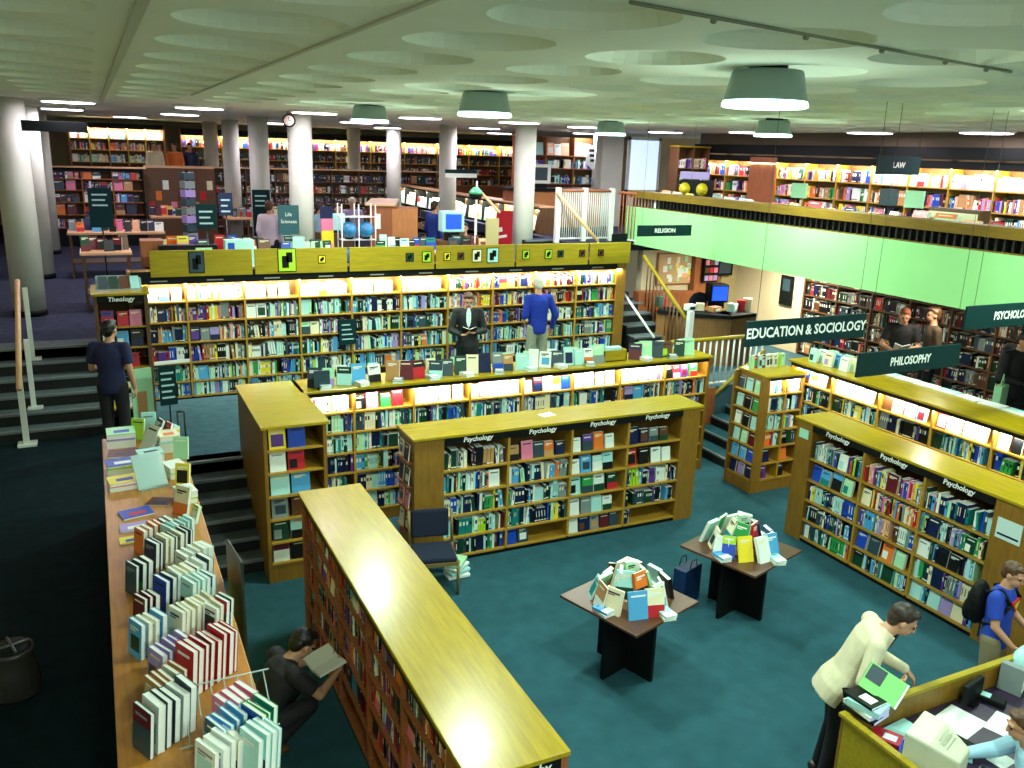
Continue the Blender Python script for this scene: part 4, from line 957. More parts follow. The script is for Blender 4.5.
struct('door_1', mat('khaki_door', (.40, .33, .15), .6), (12.6, 15.22, Z1, 13.45, 15.29, Z3-.3))

# ------------------------------------------------------------------ upper level furniture
r = thing('service_counter', 'reddish wooden service counter on the upper level before the columns', 'counter', (5.15, 17.4, Z2), rad(-20))
box('counter_body', WOODRED, (0, -.6, 0, .45, 1.2, 1.75), r); box('worktop', PALEWOOD, (-.08, -.65, 1.75, .52, 1.25, 1.80), r, .01); box('end_panel', mat('orange_wood', (.5,.2,.06), .45, noise=.2, nscale=5, stretch=(8,8,.8)), (.45, -.6, 0, .95, .3, 1.7), r)
box('white_notice', PAL['white'], (.1, -.606, 1.3, .22, -.6, 1.6), r)
mtop = PALEWOOD
def disp(label, x, y, z, w, d, h, grp='display tables on the upper level', top=mtop, n=8, mixl='warm', body=WOODDK, rz=0):
    r = thing('display_table', label, 'table', (x, y, Z2), rz, grp)
    box('tabletop', top, (-w/2, -d/2, h-.04, w/2, d/2, h), r)
    for sx in (-1, 1):
        for sy in (-1, 1): box('leg', body, (sx*(w/2-.05)-.02, sy*(d/2-.05)-.02, 0, sx*(w/2-.05)+.02, sy*(d/2-.05)+.02, h-.04), r)
    box('lower_shelf', body, (-w/2+.04, -d/2+.04, .3, w/2-.04, d/2-.04, .33), r)
    for k in range(n):
        wx = .13; c = RN.choice(MIXHUE[mixl])
        spec((x-w/2+.1+(w-.2)*k/(max(1, n-1)), y-d/4+RN.uniform(0, d/2), Z2+h+.002), RN.uniform(-.25, .25), RN.uniform(.12, .2), RN.uniform(.17, .28), .04, True, mixl, '%s book on show, %s along the %s' % (PN[c], ORD[k], label[:40].strip()), 'books on the upper level tables', False, c=c, tilt=-.2)
disp('oak display table of dark framed books beside the columns aisle', .12, 16.3, Z2, .8, .7, 1.02, n=6, mixl='dark')
disp('pale table of toys and gifts further along the aisle', .4, 20.5, Z2, 1.9, .8, .95, n=12, mixl='warm')
disp('low oak table right behind the boards at the aisle end', 1.15, 14.6, Z2, 1.0, .6, 1.16, n=6, mixl='warm')
disp('low oak table behind the boards before the green signs', 2.15, 14.6, Z2, .9, .6, 1.16, n=8, mixl='warm')
disp('low table of bright books behind the boards by the thick column', 3.2, 14.7, Z2, .9, .6, 1.12, n=8, mixl='cool')
disp('low table of children books behind the boards below the wooden counter', 5.0, 14.75, Z2, 1.2, .6, 1.1, n=9, mixl='cool')
disp('low table beside the blue screened till', 6.3, 15.0, Z2, .8, .6, 1.1, n=5, mixl='dark')
disp('far dark table in front of the gallery shelves', 4.2, 24.0, Z2, 2.2, .8, .95, n=12, mixl='warm')
disp('far table between the column lines', 1.9, 24.6, Z2, 1.2, .8, .95, n=9, mixl='warm')
r = thing('box_display', 'orange brown wooden box at the end of the oak boards', 'box', (.75, 14.35, Z2), 0)
MB().box(-.16, -.2, 1.0, .16, .2, 1.40).build('box_body', WOODRED, r, .005); MB().box(-.12, -.15, 0, .12, .15, 1.0).build('pedestal', WOODDK, r)
r = thing('leaflet_box', 'pale cyan box of leaflets on top of the oak boards', 'box', (2.0, 13.98, 3.0), 0)
MB().box(-.22, -.08, 0, .22, .12, .42).build('box_body', PAL['pale cyan'], r, .005); MB().box(-.18, -.084, .28, -.08, -.08, .38).build('emblem', PAL['royal blue'], r); MB().box(-.2, -.06, -.95, .2, .1, 0).build('pedestal', WOODDK, r)
r = thing('leaflet_box', 'long black tray lying along the top of the oak boards', 'tray', (1.25, 13.99, 2.9), 0)
MB().box(-.42, -.06, 0, .42, .1, .45).build('tray_body', BLACK, r, .01); MB().box(.1, -.064, .36, .34, -.06, .41).build('label_card', PAL['mint'], r); MB().box(-.4, -.05, -.89, .4, .09, 0).build('pedestal', WOODDK, r)
def psign(label, x, y, z0, z1, w, c=SIGN, s=None, rz=0):
    r = thing('standing_sign', label, 'sign', (x, y, Z2), rz)
    box('board', c, (-w/2, -.012, z0-Z2, w/2, .012, z1-Z2), r)
    if s: 
        for k, t in enumerate(s.split('|')):
            if t[0] == '-': box('wording', mat('pale_blue_text', (.4,.65,.65), .5), (-w*.35, -.0145, z1-Z2-.14-.1*k, w*.3-.04*(k % 2), -.0125, z1-Z2-.11-.1*k), r)
            else: text('lettering', t, .09, WHITE, (0, -.014, z1-Z2-.16-.12*k), (rad(90), 0, 0), r, .001, sx=.9)
    MB().rod((0, .02, .03), (0, .02, z0-Z2+.05), .015, n=8).build('pole', BLACKM, r); MB().lathe([(.16,0),(.16,.02),(.03,.03)], 16).build('base', BLACK, r)
psign('tall dark blue standing sign with white writing before the thick column', 3.02, 15.2, 3.37, 3.87, .36, mat('blue_green_sign', (.01,.09,.12), .5), 'Life|Sciences')
psign('dark green standing sign between the narrow columns', 1.74, 15.8, 3.42, 3.84, .34, SIGN, '-|-|-')
psign('small dark blue standing sign against the narrow column', 2.15, 16.4, 3.6, 4.0, .24, PAL['navy'], '-|-|-')
psign('dark standing sign before the gift shelving', .12, 18.6, 3.2, 3.95, .42, SIGN, '-|-|-')
psign('tall dark sign standing behind the person in white', 3.15, 18.6, 3.0, 3.95, .36, SIGN, '-|-|-')
r = thing('card_spinner', 'tall spinner rack of pale lilac cards beside the aisle columns', 'rack', (1.62, 17.5, Z2), .4)
MB().rod((0, 0, 0), (0, 0, 2.35), .03, n=8).build('pole', BLACKM, r)
for j in range(9): MB().box(-.10, -.10, .9+.16*j, .10, .10, 1.03+.16*j).build('card_pocket', [PAL['lilac'], PAL['grey'], PAL['slate']][j % 3], r)
MB().box(-.14, -.14, .5, .14, .14, .85).build('lower_pocket', PAL['navy'], r); MB().lathe([(.25,0),(.25,.03),(.05,.05)], 16).build('base', BLACK, r)
r = thing('globe_rack', 'white wire rack of blue globes beside the service counter', 'rack', (4.42, 15.9, Z2), 0)
mb = MB()
for x in (-.32, 0, .32):
    for y in (-.15, .15): mb.rod((x, y, 0), (x, y, 1.85), .012, n=6)
for z in (.75, 1.2, 1.62): mb.box(-.33, -.16, z-.01, .33, .16, z)
mb.build('wire_frame', PALEPOST, r)
gk = 0
for z, rr in ((.76, .14), (1.21, .15)):
    for x in (-.16, .16):
        gk += 1
        g = thing('globe', 'blue globe, %s on the white rack' % ORD[gk-1], 'globe', (4.42+x, 15.86, Z2+z), 0, 'globes on the rack')
        MB().lathe([(.08,0),(.08,.015),(.015,.02)], 12).build('base', BLACK, g)
        MB().ell((0, 0, rr+.02), (rr, rr, rr), n=20, k=12).build('sphere_map', mat('globe_blue', (.05,.3,.62), .3, noise=.5, nscale=5), g)
r = thing('card_stand', 'stand of striped pink and yellow card pockets right of the thick column', 'rack', (3.86, 15.9, Z2), 0)
for j in range(5): MB().box(-.11, -.08+.02*j, .7+.22*j, .11, .0+.02*j, .92+.22*j).build('card_pocket', [PAL['pink'], PAL['peach'], PAL['yellow'], PAL['pink'], PAL['navy']][j], r)
MB().box(-.12, -.1, 0, .12, .12, .7).build('base', BLACK, r)
r = thing('computer_monitor', 'pale backed monitor on the far till desk left of the globes', 'monitor', (3.98+.2, 16.6, 3.0), .1)
MB().box(-.22, 0, .28, .22, .06, .62).build('screen_housing', PAL['pale cyan'], r, .02); MB().box(-.3, -.2, -1.0, .3, .3, .25).build('pedestal', WOODDK, r); box('base', BLACK, (-.1, 0, .25, .1, .1, .3), r)
r = thing('computer_monitor', 'pale framed monitor with a blue screen behind the oak boards', 'monitor', (6.15, 15.35, 3.2), -.1)
MB().box(-.22, 0, .16, .22, .3, .55).build('monitor_housing', PAL['pale cyan'], r, .02); box('screen', SCREEN, (-.15, -.006, .22, .16, 0, .5), r); box('base', BLACK, (-.12, .03, 0, .12, .25, .16), r); box('pedestal', WOODDK, (-.3, -.1, -1.2, .3, .4, 0), r)
r = thing('folding_display', 'dark open display lying on the stair side of the oak boards', 'display', (9.15, 14.1, 3.26), .2)
MB().box(-.2, -.1, -.03, .24, .1, .02).box(-.2, .05, 0, .2, .08, .16).build('display_body', BLACK, r, .01)
r = thing('globe_lamp', 'small green topped lamp on a thin pole by the far till', 'lamp', (6.45, 15.0, Z2), 0)
MB().rod((0, 0, .02), (0, 0, 2.08), .012, n=6).build('pole', PALEPOST, r); MB().lathe([(.1,2.0),(.13,2.09),(.12,2.1)], 16).build('lower_bowl', BLACK, r); MB().lathe([(.13,2.1),(.12,2.15),(.05,2.22)], 16).build('lamp_shade', mat('green_glass', (.1,.5,.25), .3), r); MB().lathe([(.12,0),(.12,.02)], 12).build('base', BLACK, r)
# red poster and landing desk
r = thing('shelf_poster', 'bright red poster with white scrawl at the end of the side shelving', 'poster', (8.40, 17.6, Z2), rad(-40))
box('poster_board', PAL['red'], (-.3, -.02, .7, .3, .02, 1.6), r); MB().box(-.2, -.025, 1.0, .18, -.021, 1.06, M=Matrix.Rotation(rad(-12), 4, 'Y')).box(-.12, -.025, 1.14, .1, -.021, 1.24, M=Matrix.Rotation(rad(-12), 4, 'Y')).build('slogan', WHITE, r); MB().rod((0, .03, 0), (0, .03, .75), .02, n=8).build('pole', BLACKM, r)
r = thing('till_desk', 'reddish fronted till desk with black top on the upper landing', 'desk', (8.9, 18.4, Z3), 0)
box('front_panel', mat('orange_wood', (.5,.2,.06), .45, noise=.2, nscale=5, stretch=(8,8,.8)), (0, 0, 0, 2.4, .05, .85), r); box('worktop', BLACK, (-.05, -.05, .85, 2.45, .7, .92), r); box('side_panel', WOODRED, (0, .05, 0, .05, .65, .85), r)
r = thing('computer_monitor', 'white monitor on the till desk of the upper landing', 'monitor', (9.65, 18.6, Z3+.92), 0)
MB().box(-.3, 0, .1, .3, .3, .55).build('monitor_housing', PAL['white'], r, .02); box('screen', PAL['slate'], (-.2, -.006, .18, .2, -.001, .48), r); box('base', BLACK, (-.2, 0, 0, .2, .3, .1), r)
WCX = [.03, .86, 1.7, 2.5]
WC = Case('bookcase', 'wooden wall shelving with framed white papers behind the landing till', (10.0, 20.6, Z3), 0, 2.55, .3, 2.15, WCX, [.5, .95, 1.35, 1.68], short='landing wall shelving', top=False, hdr=0, wood=WOODRED, edge=WOODRED)
for i in range(3): WC.fill(i, 3, 'pale', 'face', fs=1.5); WC.fill(i, 2, 'cool', 'spine', fs=1.6); WC.fill(i, 1, 'cool', 'spine', fs=1.6)
r = thing('badge_sign', 'white shield shaped notice with dark words on the landing shelving', 'sign', (12.15, 20.4, Z3), 0)
MB().add([(-.2,-.02,1.95),(.2,-.02,1.95),(.2,-.02,1.5),(0,-.02,1.35),(-.2,-.02,1.5),(-.2,.02,1.95),(.2,.02,1.95),(.2,.02,1.5),(0,.02,1.35),(-.2,.02,1.5)],
   [(4,3,2,1,0),(5,6,7,8,9),(0,1,6,5),(1,2,7,6),(2,3,8,7),(3,4,9,8),(4,0,5,9)]).build('shield_board', PAL['white'], r)
for k in range(3): box('wording', BLACK, (-.13+.02*k, -.024, 1.80-.13*k, .13-.03*k, -.021, 1.87-.13*k), r)
MB().box(-.01, .02, 1.4, .01, .2, 1.42).build('bracket', BLACKM, r)
WINM = mat('pale_bright_glass', (.6,.7,.9), .2, emit='#b9cdf5', es=1.3)
r = struct('window_1', WINM, (12.35, 18.9, Z3+.9, 13.2, 18.93, Z3+2.12))
r = struct('window_1_frame', PALEPOST, (12.28, 18.88, Z3, 12.35, 18.95, Z3+2.2), (13.2, 18.88, Z3, 13.27, 18.95, Z3+2.2), (12.28, 18.88, Z3+2.12, 13.27, 18.95, Z3+2.2), (12.28, 18.88, Z3, 13.27, 18.95, Z3+.9))
struct('wall_landing_pier', CREAM, (11.35, 18.6, Z3, 11.95, 18.9, ZC))
struct('trim_shopfront', BLACK, (13.2, 6, Z3+1.86, 13.3, 17.4, ZC-.25))
struct('wall_above_shelving', mat('dark_brown_wall', (.10,.075,.05), .8), (13.35, -5, Z3+1.83, 13.45, 17.4, ZC))  # wall strip in plain dark brown above the balcony shelving
LB = Case('bookcase', 'dark bookcase with bright tops beside the landing pillar', (12.3, 16.8, Z3), 0, .9, .35, 2.0, [.03, .45, .87], [.3, .7, 1.1, 1.5], short='landing bookcase', top=True, hdr=0, wood=WOODDK, edge=WOODDK)
for i in range(2):
    for j in range(4): LB.fill(i, j, 'warm' if j == 3 else 'dark', 'spine', fs=1.5)

# ------------------------------------------------------------------ people
def frame(a, up, fwd):
    up = V(up).normalized(); fw = V(fwd); fw = (fw - up*fw.dot(up)).normalized(); sd = fw.cross(up)
    m_ = Matrix((sd, fw, up)).transposed().to_4x4(); m_.translation = V(a); return m_
def sph(mb, p, r): mb.ell(p, (r, r, r), n=12, k=8)
def limb(mb, pts):
    for (a, ra), (b, rb) in zip(pts[:-1], pts[1:]): mb.rod(a, b, ra, rb, n=12)
    for a, ra in pts: sph(mb, a, ra)
def remesh(mb, name, mt, parent, vox, smooth=2):
    o = mb.build(name, mt, parent)
    r = o.modifiers.new('remesh', 'REMESH'); r.mode = 'VOXEL'; r.voxel_size = vox; r.use_smooth_shade = True
    s = o.modifiers.new('smooth', 'SMOOTH'); s.factor = .5; s.iterations = smooth
    return o
BASE = dict(pelvis=(0,0,.95), chest=(0,.0,1.28), neck=(0,.01,1.47), head=(0,.035,1.63), hup=(0,0,1), hf=(0,1,0), sd=(1,0,0),
            shL=(-.185,0,1.41), shR=(.185,0,1.41), elL=(-.235,-.03,1.13), elR=(.235,-.03,1.13), wrL=(-.225,.06,.89), wrR=(.225,.06,.89),
            hpL=(-.09,0,.92), hpR=(.09,0,.92), knL=(-.10,.03,.50), knR=(.10,.03,.50), anL=(-.105,-.02,.09), anR=(.105,-.02,.09),
            hdL=(0,.15,-1), hdR=(0,.15,-1), pnL=(1,0,0), pnR=(-1,0,0), curl=.5)
def person(label, loc, rz, J, shirt, trousers, hair=BLACK, sc=1.0, sleeve='long', vox=.012, jacket=None, shoes=SHOE, shorts=False, hairlen=0, group=None, bare_top=None):
    j = dict(BASE); j.update(J)
    j = {k: (V(v) if isinstance(v, tuple) else v) for k, v in j.items()}
    r = thing('person', label, 'person', loc, rz, group); r.scale = (sc, sc, sc)
    sp = (j['neck']-j['pelvis']).normalized(); sd = (j['shR']-j['shL']).normalized(); tf = sp.cross(sd)*-1 if False else sd.cross(sp)*-1
    tf = sp.cross(sd)
    if tf.dot(j['hf']) < -.2: tf = -tf
    H = frame(j['head'], j['hup'], j['hf'])
    b = MB()
    # head
    def hp(x, y, z): return H @ V((x, y, z))
    def he(c, rr): b.ell((0,0,0), rr, M=H @ Matrix.Translation(V(c)), n=14, k=10)
    he((0, -.012, .025), (.075, .094, .09)); he((0, .02, -.045), (.056, .068, .065)); he((0, .055, -.082), (.028, .026, .022))
    he((0, .092, -.015), (.012, .018, .026)); he((0, .104, -.03), (.014, .012, .011))
    he((-.078, -.005, -.01), (.012, .02, .03)); he((.078, -.005, -.01), (.012, .02, .03))
    he((0, .078, .02), (.05, .02, .012)); he((0, .083, -.058), (.022, .012, .008))
    limb(b, [(j['neck']-sp*.03, .062), (hp(0, -.01, -.06), .052)])
    tmid = (j['pelvis']+j['chest'])/2
    pn_, cn_, nn_ = j['pelvis'], j['chest'], j['neck']
    def torso(mb, g, low=.10):
        kx = .018 if low > .15 else 0
        st = [(pn_-sp*low, .13+kx*1.8, .10+kx*1.3), (pn_-sp*low*.4, .158+kx, .112+kx), (pn_+sp*.06, .150, .108), (tmid, .140, .100), (tmid+(cn_-tmid)*.6, .152, .106), (cn_+sp*.04, .168, .110), (cn_+sp*.10, .165, .100), (nn_-sp*.03, .10, .075), (nn_, .055, .055)]
        pts = []; n_ = 20; fs = []
        for i_, (c, rx, ry) in enumerate(st):
            d = (st[min(i_+1, len(st)-1)][0]-st[max(0, i_-1)][0]).normalized(); s2 = (sd-d*sd.dot(d)).normalized(); t2 = d.cross(s2)
            for q in range(n_):
                a = 2*math.pi*q/n_; pts.append(c + s2*math.cos(a)*(rx+g) + t2*math.sin(a)*(ry+g))
        for i_ in range(len(st)-1):
            for q in range(n_): fs.append((i_*n_+q, i_*n_+(q+1) % n_, (i_+1)*n_+(q+1) % n_, (i_+1)*n_+q))
        fs.append(tuple(range(n_-1, -1, -1))); fs.append(tuple((len(st)-1)*n_+q for q in range(n_)))
        mb.add(pts, fs)
    torso(b, 0)
    limb(b, [(j['shL'], .05), (j['neck']-sp*.04, .06), (j['shR'], .05)])
    for S in 'LR':
        limb(b, [(j['sh'+S], .052), (j['el'+S], .04), (j['wr'+S], .027)])
        limb(b, [(j['hp'+S], .085), (j['kn'+S], .056), (j['an'+S], .036)])
        hd = V(j['hd'+S]).normalized(); pn = V(j['pn'+S]); pn = (pn-hd*pn.dot(hd)).normalized(); si = hd.cross(pn)
        if S == 'L': si = -si
        w = j['wr'+S]; cu = j['curl']
        M = Matrix((si, hd, pn)).transposed().to_4x4(); M.translation = w+hd*.05
        b.ell((0,0,0), (.04,.056,.017), M=M, n=12, k=8)
        for q, (o, L) in enumerate(((-.028,.032),(-.010,.038),(.009,.036),(.027,.028))):
            p0 = w+hd*.085+si*o; d1 = (hd*math.cos(cu)+pn*math.sin(cu)+si*o*2).normalized(); p1 = p0+d1*L
            d2 = (hd*math.cos(cu*2.2)+pn*math.sin(cu*2.2)).normalized(); p2 = p1+d2*L*.85
            limb(b, [(p0, .0095), (p1, .0088), (p2, .0078)])
        p0 = w+hd*.025-si*.03; p1 = p0+(hd*.6-si*.7+pn*.3).normalized()*.04; p2 = p1+(hd*.9+pn*.4-si*.1).normalized()*.03
        limb(b, [(p0, .014), (p1, .011), (p2, .009)])
        an = j['an'+S]; ft = j.get('ft'+S) or (an+V((0, .13, -.045)) if an.z < .2 else an+V((0, .12, -.05)))
        limb(b, [(an, .036), (an+V((0,-.035,-.035)), .035)]); limb(b, [(an+V((0,0,-.03)), .038), (ft, .028)]); j['ft'+S] = ft
    remesh(b, 'body', SKIN, r, vox)
    # shirt
    t = MB(); g = .016
    torso(t, g, .20 if jacket else .12)
    limb(t, [(j['shL'], .052+g*.7), (j['neck']-sp*.05, .062+g*.6), (j['shR'], .052+g*.7)])
    for S in 'LR':
        a, e, w = j['sh'+S], j['el'+S], j['wr'+S]
        if sleeve == 'long': limb(t, [(a, .058+g*.6), (e, .05+g*.5), (w-(w-e)*.06, .036+g*.4)])
        else:
            m_ = a+(e-a)*.72; t.rod(a, m_, .056+g, .054+g, n=14); sph(t, a, .056+g)
    sh = remesh(t, 'jacket' if jacket else ('jumper' if sleeve == 'long' else 'tee_shirt'), jacket or shirt, r, vox, 3)
    if jacket:
        k = MB(); c0 = j['neck']+tf*.055-sp*.0; c1 = tmid+tf*.118
        k.ell((0,0,0), (.045,.02,.17), M=frame(j['chest']+tf*.118+sp*.06, sp, tf), n=12, k=8); k.ell((0,0,0), (.055,.05,.035), M=frame(j['neck']+tf*.012, sp, tf), n=12, k=8)
        remesh(k, 'shirt_front', shirt, r, vox)
        lp = MB()
        for s_ in (-1, 1): lp.rod(j['neck']+tf*.06+sd*.05*s_-sp*.01, tmid+tf*.125+sd*.028*s_+sp*.05, .016, .010, n=8)
        remesh(lp, 'lapels', jacket, r, vox)
    p = MB()
    p.ell((0,0,0), (.158,.113,.115), M=frame(j['pelvis']-sp*.03, sp, tf), n=16, k=10)
    for S in 'LR':
        a, k_, e = j['hp'+S], j['kn'+S], j['an'+S]
        if shorts: limb(p, [(a, .10), (k_+(a-k_)*.12, .085)])
        else: limb(p, [(a, .10), (k_, .074), (e+(k_-e)*.06, .056)])
    remesh(p, 'shorts' if shorts else 'trousers', trousers, r, vox, 3)
    for S in 'LR':
        s_ = MB(); an, ft = j['an'+S], j['ft'+S]
        limb(s_, [(an+V((0,-.04,-.04)), .042), (an+V((0,.02,-.03)), .046), (ft, .036)])
        s_.v = [(x, y, max(z, min(an.z, ft.z)-.05 if an.z > .25 else .004)) for x, y, z in s_.v]
        remesh(s_, 'shoe', shoes, r, vox)
    hb = MB()
    def hh(c, rr): hb.ell((0,0,0), rr, M=H @ Matrix.Translation(V(c)), n=14, k=10)
    hh((0, -.028, .045), (.086, .098, .088)); hh((0, -.062, 0), (.078, .058, .085)); hh((0, .035, .092), (.062, .05, .03))
    if hairlen: hh((0, -.06, -.07*hairlen), (.08, .05, .09*hairlen))
    hb.v = [tuple(V(q)*(1)+V((RN.uniform(-.003,.003),)*3)) for q in hb.v]
    remesh(hb, 'hair', hair, r, max(vox*.8, .007), 1)
    for s_ in (-1, 1):
        MB().ell((0,0,0), (.012,.008,.007), M=H @ Matrix.Translation((.030*s_, .083, .0)), n=8, k=6).build('eye', EYE, r)
        MB().ell((0,0,0), (.020,.006,.004), M=H @ Matrix.Translation((.031*s_, .088, .024)), n=8, k=6).build('eyebrow', hair, r)
    MB().ell((0,0,0), (.022,.006,.004), M=H @ Matrix.Translation((0, .093, -.058)), n=8, k=6).build('lips', mat('lips', (.42,.13,.10), .5), r)
    return r, j, H
def facing(dx, dy): return math.atan2(-dx, dy)
HB = mat('dark_brown_hair', (.025, .014, .008), .5, noise=.4, nscale=60); HBL = mat('black_hair', (.006, .005, .005), .45, noise=.4, nscale=60)
HBR = mat('chestnut_hair', (.09, .04, .015), .5, noise=.4, nscale=60); HG = mat('white_hair', (.62, .62, .50), .7, noise=.3, nscale=60)
NAVYT = mat('navy_tee', (.008, .012, .06), .85, noise=.2, nscale=20); BLKT = mat('black_tee', (.008, .008, .011), .8, noise=.3, nscale=14)
BLKP = mat('black_trousers', (.005, .006, .009), .8); ROYAL = mat('royal_jumper', (.005, .03, .36), .85, noise=.15, nscale=20)
STONE = mat('stone_trousers', (.32, .36, .26), .85, noise=.1, nscale=20); CREAMJ = mat('cream_jacket', (.66, .62, .42), .8, noise=.08, nscale=12)
DKSUIT = mat('dark_green_suit', (.006, .010, .010), .7, noise=.2, nscale=20); SHW = mat('white_shirt', (.7,.85,.9), .7)
# 1 man in navy tee at the foot of the side steps
person('person in a navy tee shirt with back turned at the foot of the side steps', (.02, 11.35, Z1), facing(.35, .94),
       dict(wrR=(.25,.05,.87), wrL=(-.12,.26,1.1), elL=(-.25,.05,1.13), head=(.015,.05,1.62), hf=(.35,1,-.25)), NAVYT, BLKP, HBL, sc=1.0, sleeve='short', vox=.012)
# 2 suited man reading
j2 = dict(wrL=(-.09,.27,1.13), wrR=(.13,.27,1.09), elL=(-.26,.05,1.12), elR=(.27,.05,1.12), head=(0,.07,1.60), hup=(0,.3,1), hf=(0,1,-.45), hdL=(.8,.5,0), hdR=(-.8,.5,.1), pnL=(0,0,1), pnR=(0,0,1), curl=.6)
person('person in a dark suit and pale shirt reading an open book by the wall bookcase', (5.22, 12.35, Z1), facing(-.30, -.95), j2, SHW, BLKP, HBR, jacket=DKSUIT, vox=.012, sc=1.0)
def openbook(label, loc, rz, rx, w=.13, h=.2, c=BLACK, t=.012, ang=22, sc=1):
    r = thing('open_book', label, 'book', loc, rz)
    for s_ in (-1, 1):
        M = Matrix.Rotation(rx, 4, 'X') @ Matrix.Rotation(rad(-ang*s_), 4, 'Y')
        x0, x1 = (0, w) if s_ > 0 else (-w, 0)
        MB().box(x0, -h/2, .003, x1, h/2, .003+t, M=M).build('page_block', PAGE, r); MB().box(x0-.002, -h/2-.003, 0, x1+.002, h/2+.003, .003, M=M).build('cover', c, r)
    return r
openbook('dark covered open book held by the suited reader', (5.12, 12.05, Z1+1.14), facing(-.3, -.95), rad(38), .12, .18)
# 3 blue jumper man
person('person with white hair in a royal blue jumper and stone trousers facing the wall bookcase', (6.74, 12.85, Z1), facing(.12, .99),
       dict(wrL=(-.16,.22,1.05), wrR=(.27,.05,.90), elR=(.29,-.03,1.14), head=(0,.06,1.62), hf=(0,1,-.35), hup=(0,.25,1)), ROYAL, STONE, HG, sc=1.05, vox=.012)
# 4 crouching reader
cj = dict(pelvis=(0,-.10,.30), chest=(0,.06,.58), neck=(0,.17,.745), head=(0,.29,.83), hup=(0,.62,.78), hf=(0,.75,-.66), shL=(-.175,.13,.70), shR=(.175,.13,.70),
          elL=(-.25,.30,.50), elR=(.25,.30,.50), wrL=(-.13,.50,.55), wrR=(.13,.50,.55), hpL=(-.09,-.10,.28), hpR=(.09,-.10,.28), knL=(-.14,.30,.40), knR=(.14,.26,.36),
          anL=(-.12,-.04,.09), anR=(.12,-.08,.09), hdL=(.5,.7,.3), hdR=(-.5,.7,.3), pnL=(.4,0,1), pnR=(-.4,0,1), curl=.5)
person('person in a black tee shirt crouching on the carpet reading beside the glossy topped bookcase', (.97, 6.32, 0), facing(.96, .22), cj, BLKT, BLKP, HBL, sleeve='short', vox=.008, sc=1.05,
       shoes=mat('brown_sandal', (.12,.05,.02), .5))
openbook('open book with pale pages held by the crouching reader', (.97+.50*.975, 6.32+.53*.22, .60), facing(.96, .22), rad(12), .17, .25, mat('pale_cover', (.7,.7,.6), .5), .02, 12)
# 5 man in the cream jacket leaning over the till desk
jj = dict(pelvis=(0,.04,.97), chest=(0,.17,1.26), neck=(0,.29,1.41), head=(0,.40,1.49), hup=(0,.45,.88), hf=(.15,.86,-.5), shL=(-.19,.22,1.36), shR=(.19,.20,1.36),
          elL=(-.23,.30,1.07), elR=(.28,.12,1.10), wrL=(-.08,.50,1.04), wrR=(.16,.36,1.06), hdL=(.1,.6,-.6), hdR=(-.5,.8,-.1), pnL=(0,0,-1), pnR=(-.6,-.5,.5), hpL=(-.09,.03,.93), hpR=(.09,.03,.93), knL=(-.10,.05,.5), knR=(.10,.03,.5))
person('person in a cream jacket and black trousers leaning over the till desk with green papers', (4.98, 4.16, 0), facing(.80, -.60), jj, BLKT, BLKP, HB, jacket=CREAMJ, vox=.008, sc=1.03)
r = thing('document_folder', 'lime green folder with a dark photo held by the jacketed customer', 'folder', (4.92, 3.72, 1.20), facing(.82, .57)); r.scale = (.85, .85, .85)
M = Matrix.Rotation(rad(22), 4, 'Y') @ Matrix.Rotation(rad(-30), 4, 'X')
MB().box(-.15, -.012, -.11, .17, .012, .13, M=M).build('folder_cover', mat('lime_folder', (.25,.75,.2), .5), r, .003)
MB().box(-.14, .0125, -.02, .0, .015, .12, M=M).box(-.14, -.015, -.02, .0, -.0125, .12, M=M).build('photo', PAL['slate'], r); MB().box(.172, -.03, -.11, .19, .03, .13, M=M).build('paper_edge', PAGE, r)
# 6 youth in a blue tee shirt with backpack
bj = dict(elR=(.25,.05,1.14), wrR=(.20,.22,.98), elL=(-.25,.04,1.14), wrL=(-.12,.30,1.02), hdR=(-.2,.9,-.5), hdL=(.3,.9,-.4), head=(0,.06,1.62), hf=(.3,1,-.45), hup=(0,.25,1))
BT = mat('bright_blue_tee', (.008, .05, .42), .8, noise=.12, nscale=20)
r6, J6, H6 = person('person in a bright blue tee shirt with a red emblem and a black backpack', (6.98, 4.22, 0), facing(.30, -.95), bj, BT, mat('khaki_shorts', (.2,.18,.1), .8), HBR, sleeve='short', vox=.008, sc=.90, shorts=True)
e = MB(); sh = [(-.085,.0,.045),(.085,0,.045),(.105,0,.015),(0,0,-.085),(-.105,0,.015)]
e.add([(x, .134, 1.33+z) for x, y, z in sh] + [(x*.9, .10, 1.33+z*.9) for x, y, z in sh], [(4,3,2,1,0),(5,6,7,8,9)] + [(i, (i+1) % 5, 5+(i+1) % 5, 5+i) for i in range(5)]).build('shirt_emblem', PAL['red'], r6)
MB().add([(x*.72, .136, 1.33+z*.68) for x, y, z in sh], [(4,3,2,1,0)]).build('emblem_centre', PAL['yellow'], r6)
r = thing('backpack', 'black backpack worn by the youth in the blue tee shirt', 'backpack', (6.98, 4.22, 0), facing(.30, -.95)); r.scale = (.9, .9, .9)
bb = MB(); bb.ell((0, -.20, 1.22), (.155, .10, .24)); bb.ell((0, -.27, 1.12), (.12, .06, .13)); remesh(bb, 'pack_body', BLACK, r, .012)
for s_ in (-1, 1):
    MB().rod((.11*s_, -.12, 1.40), (.125*s_, .02, 1.475), .02, n=8).rod((.125*s_, .02, 1.475), (.13*s_, .115, 1.36), .02, n=8).rod((.13*s_, .115, 1.36), (.15*s_, .02, 1.12), .018, n=8).rod((.15*s_, .02, 1.12), (.12*s_, -.13, 1.06), .015, n=8).build('shoulder_strap', BLACK, r)
MB().rod((-.14, -.18, 1.05), (-.20, -.2, .75), .01, n=6).build('loose_strap', BLACKM, r)
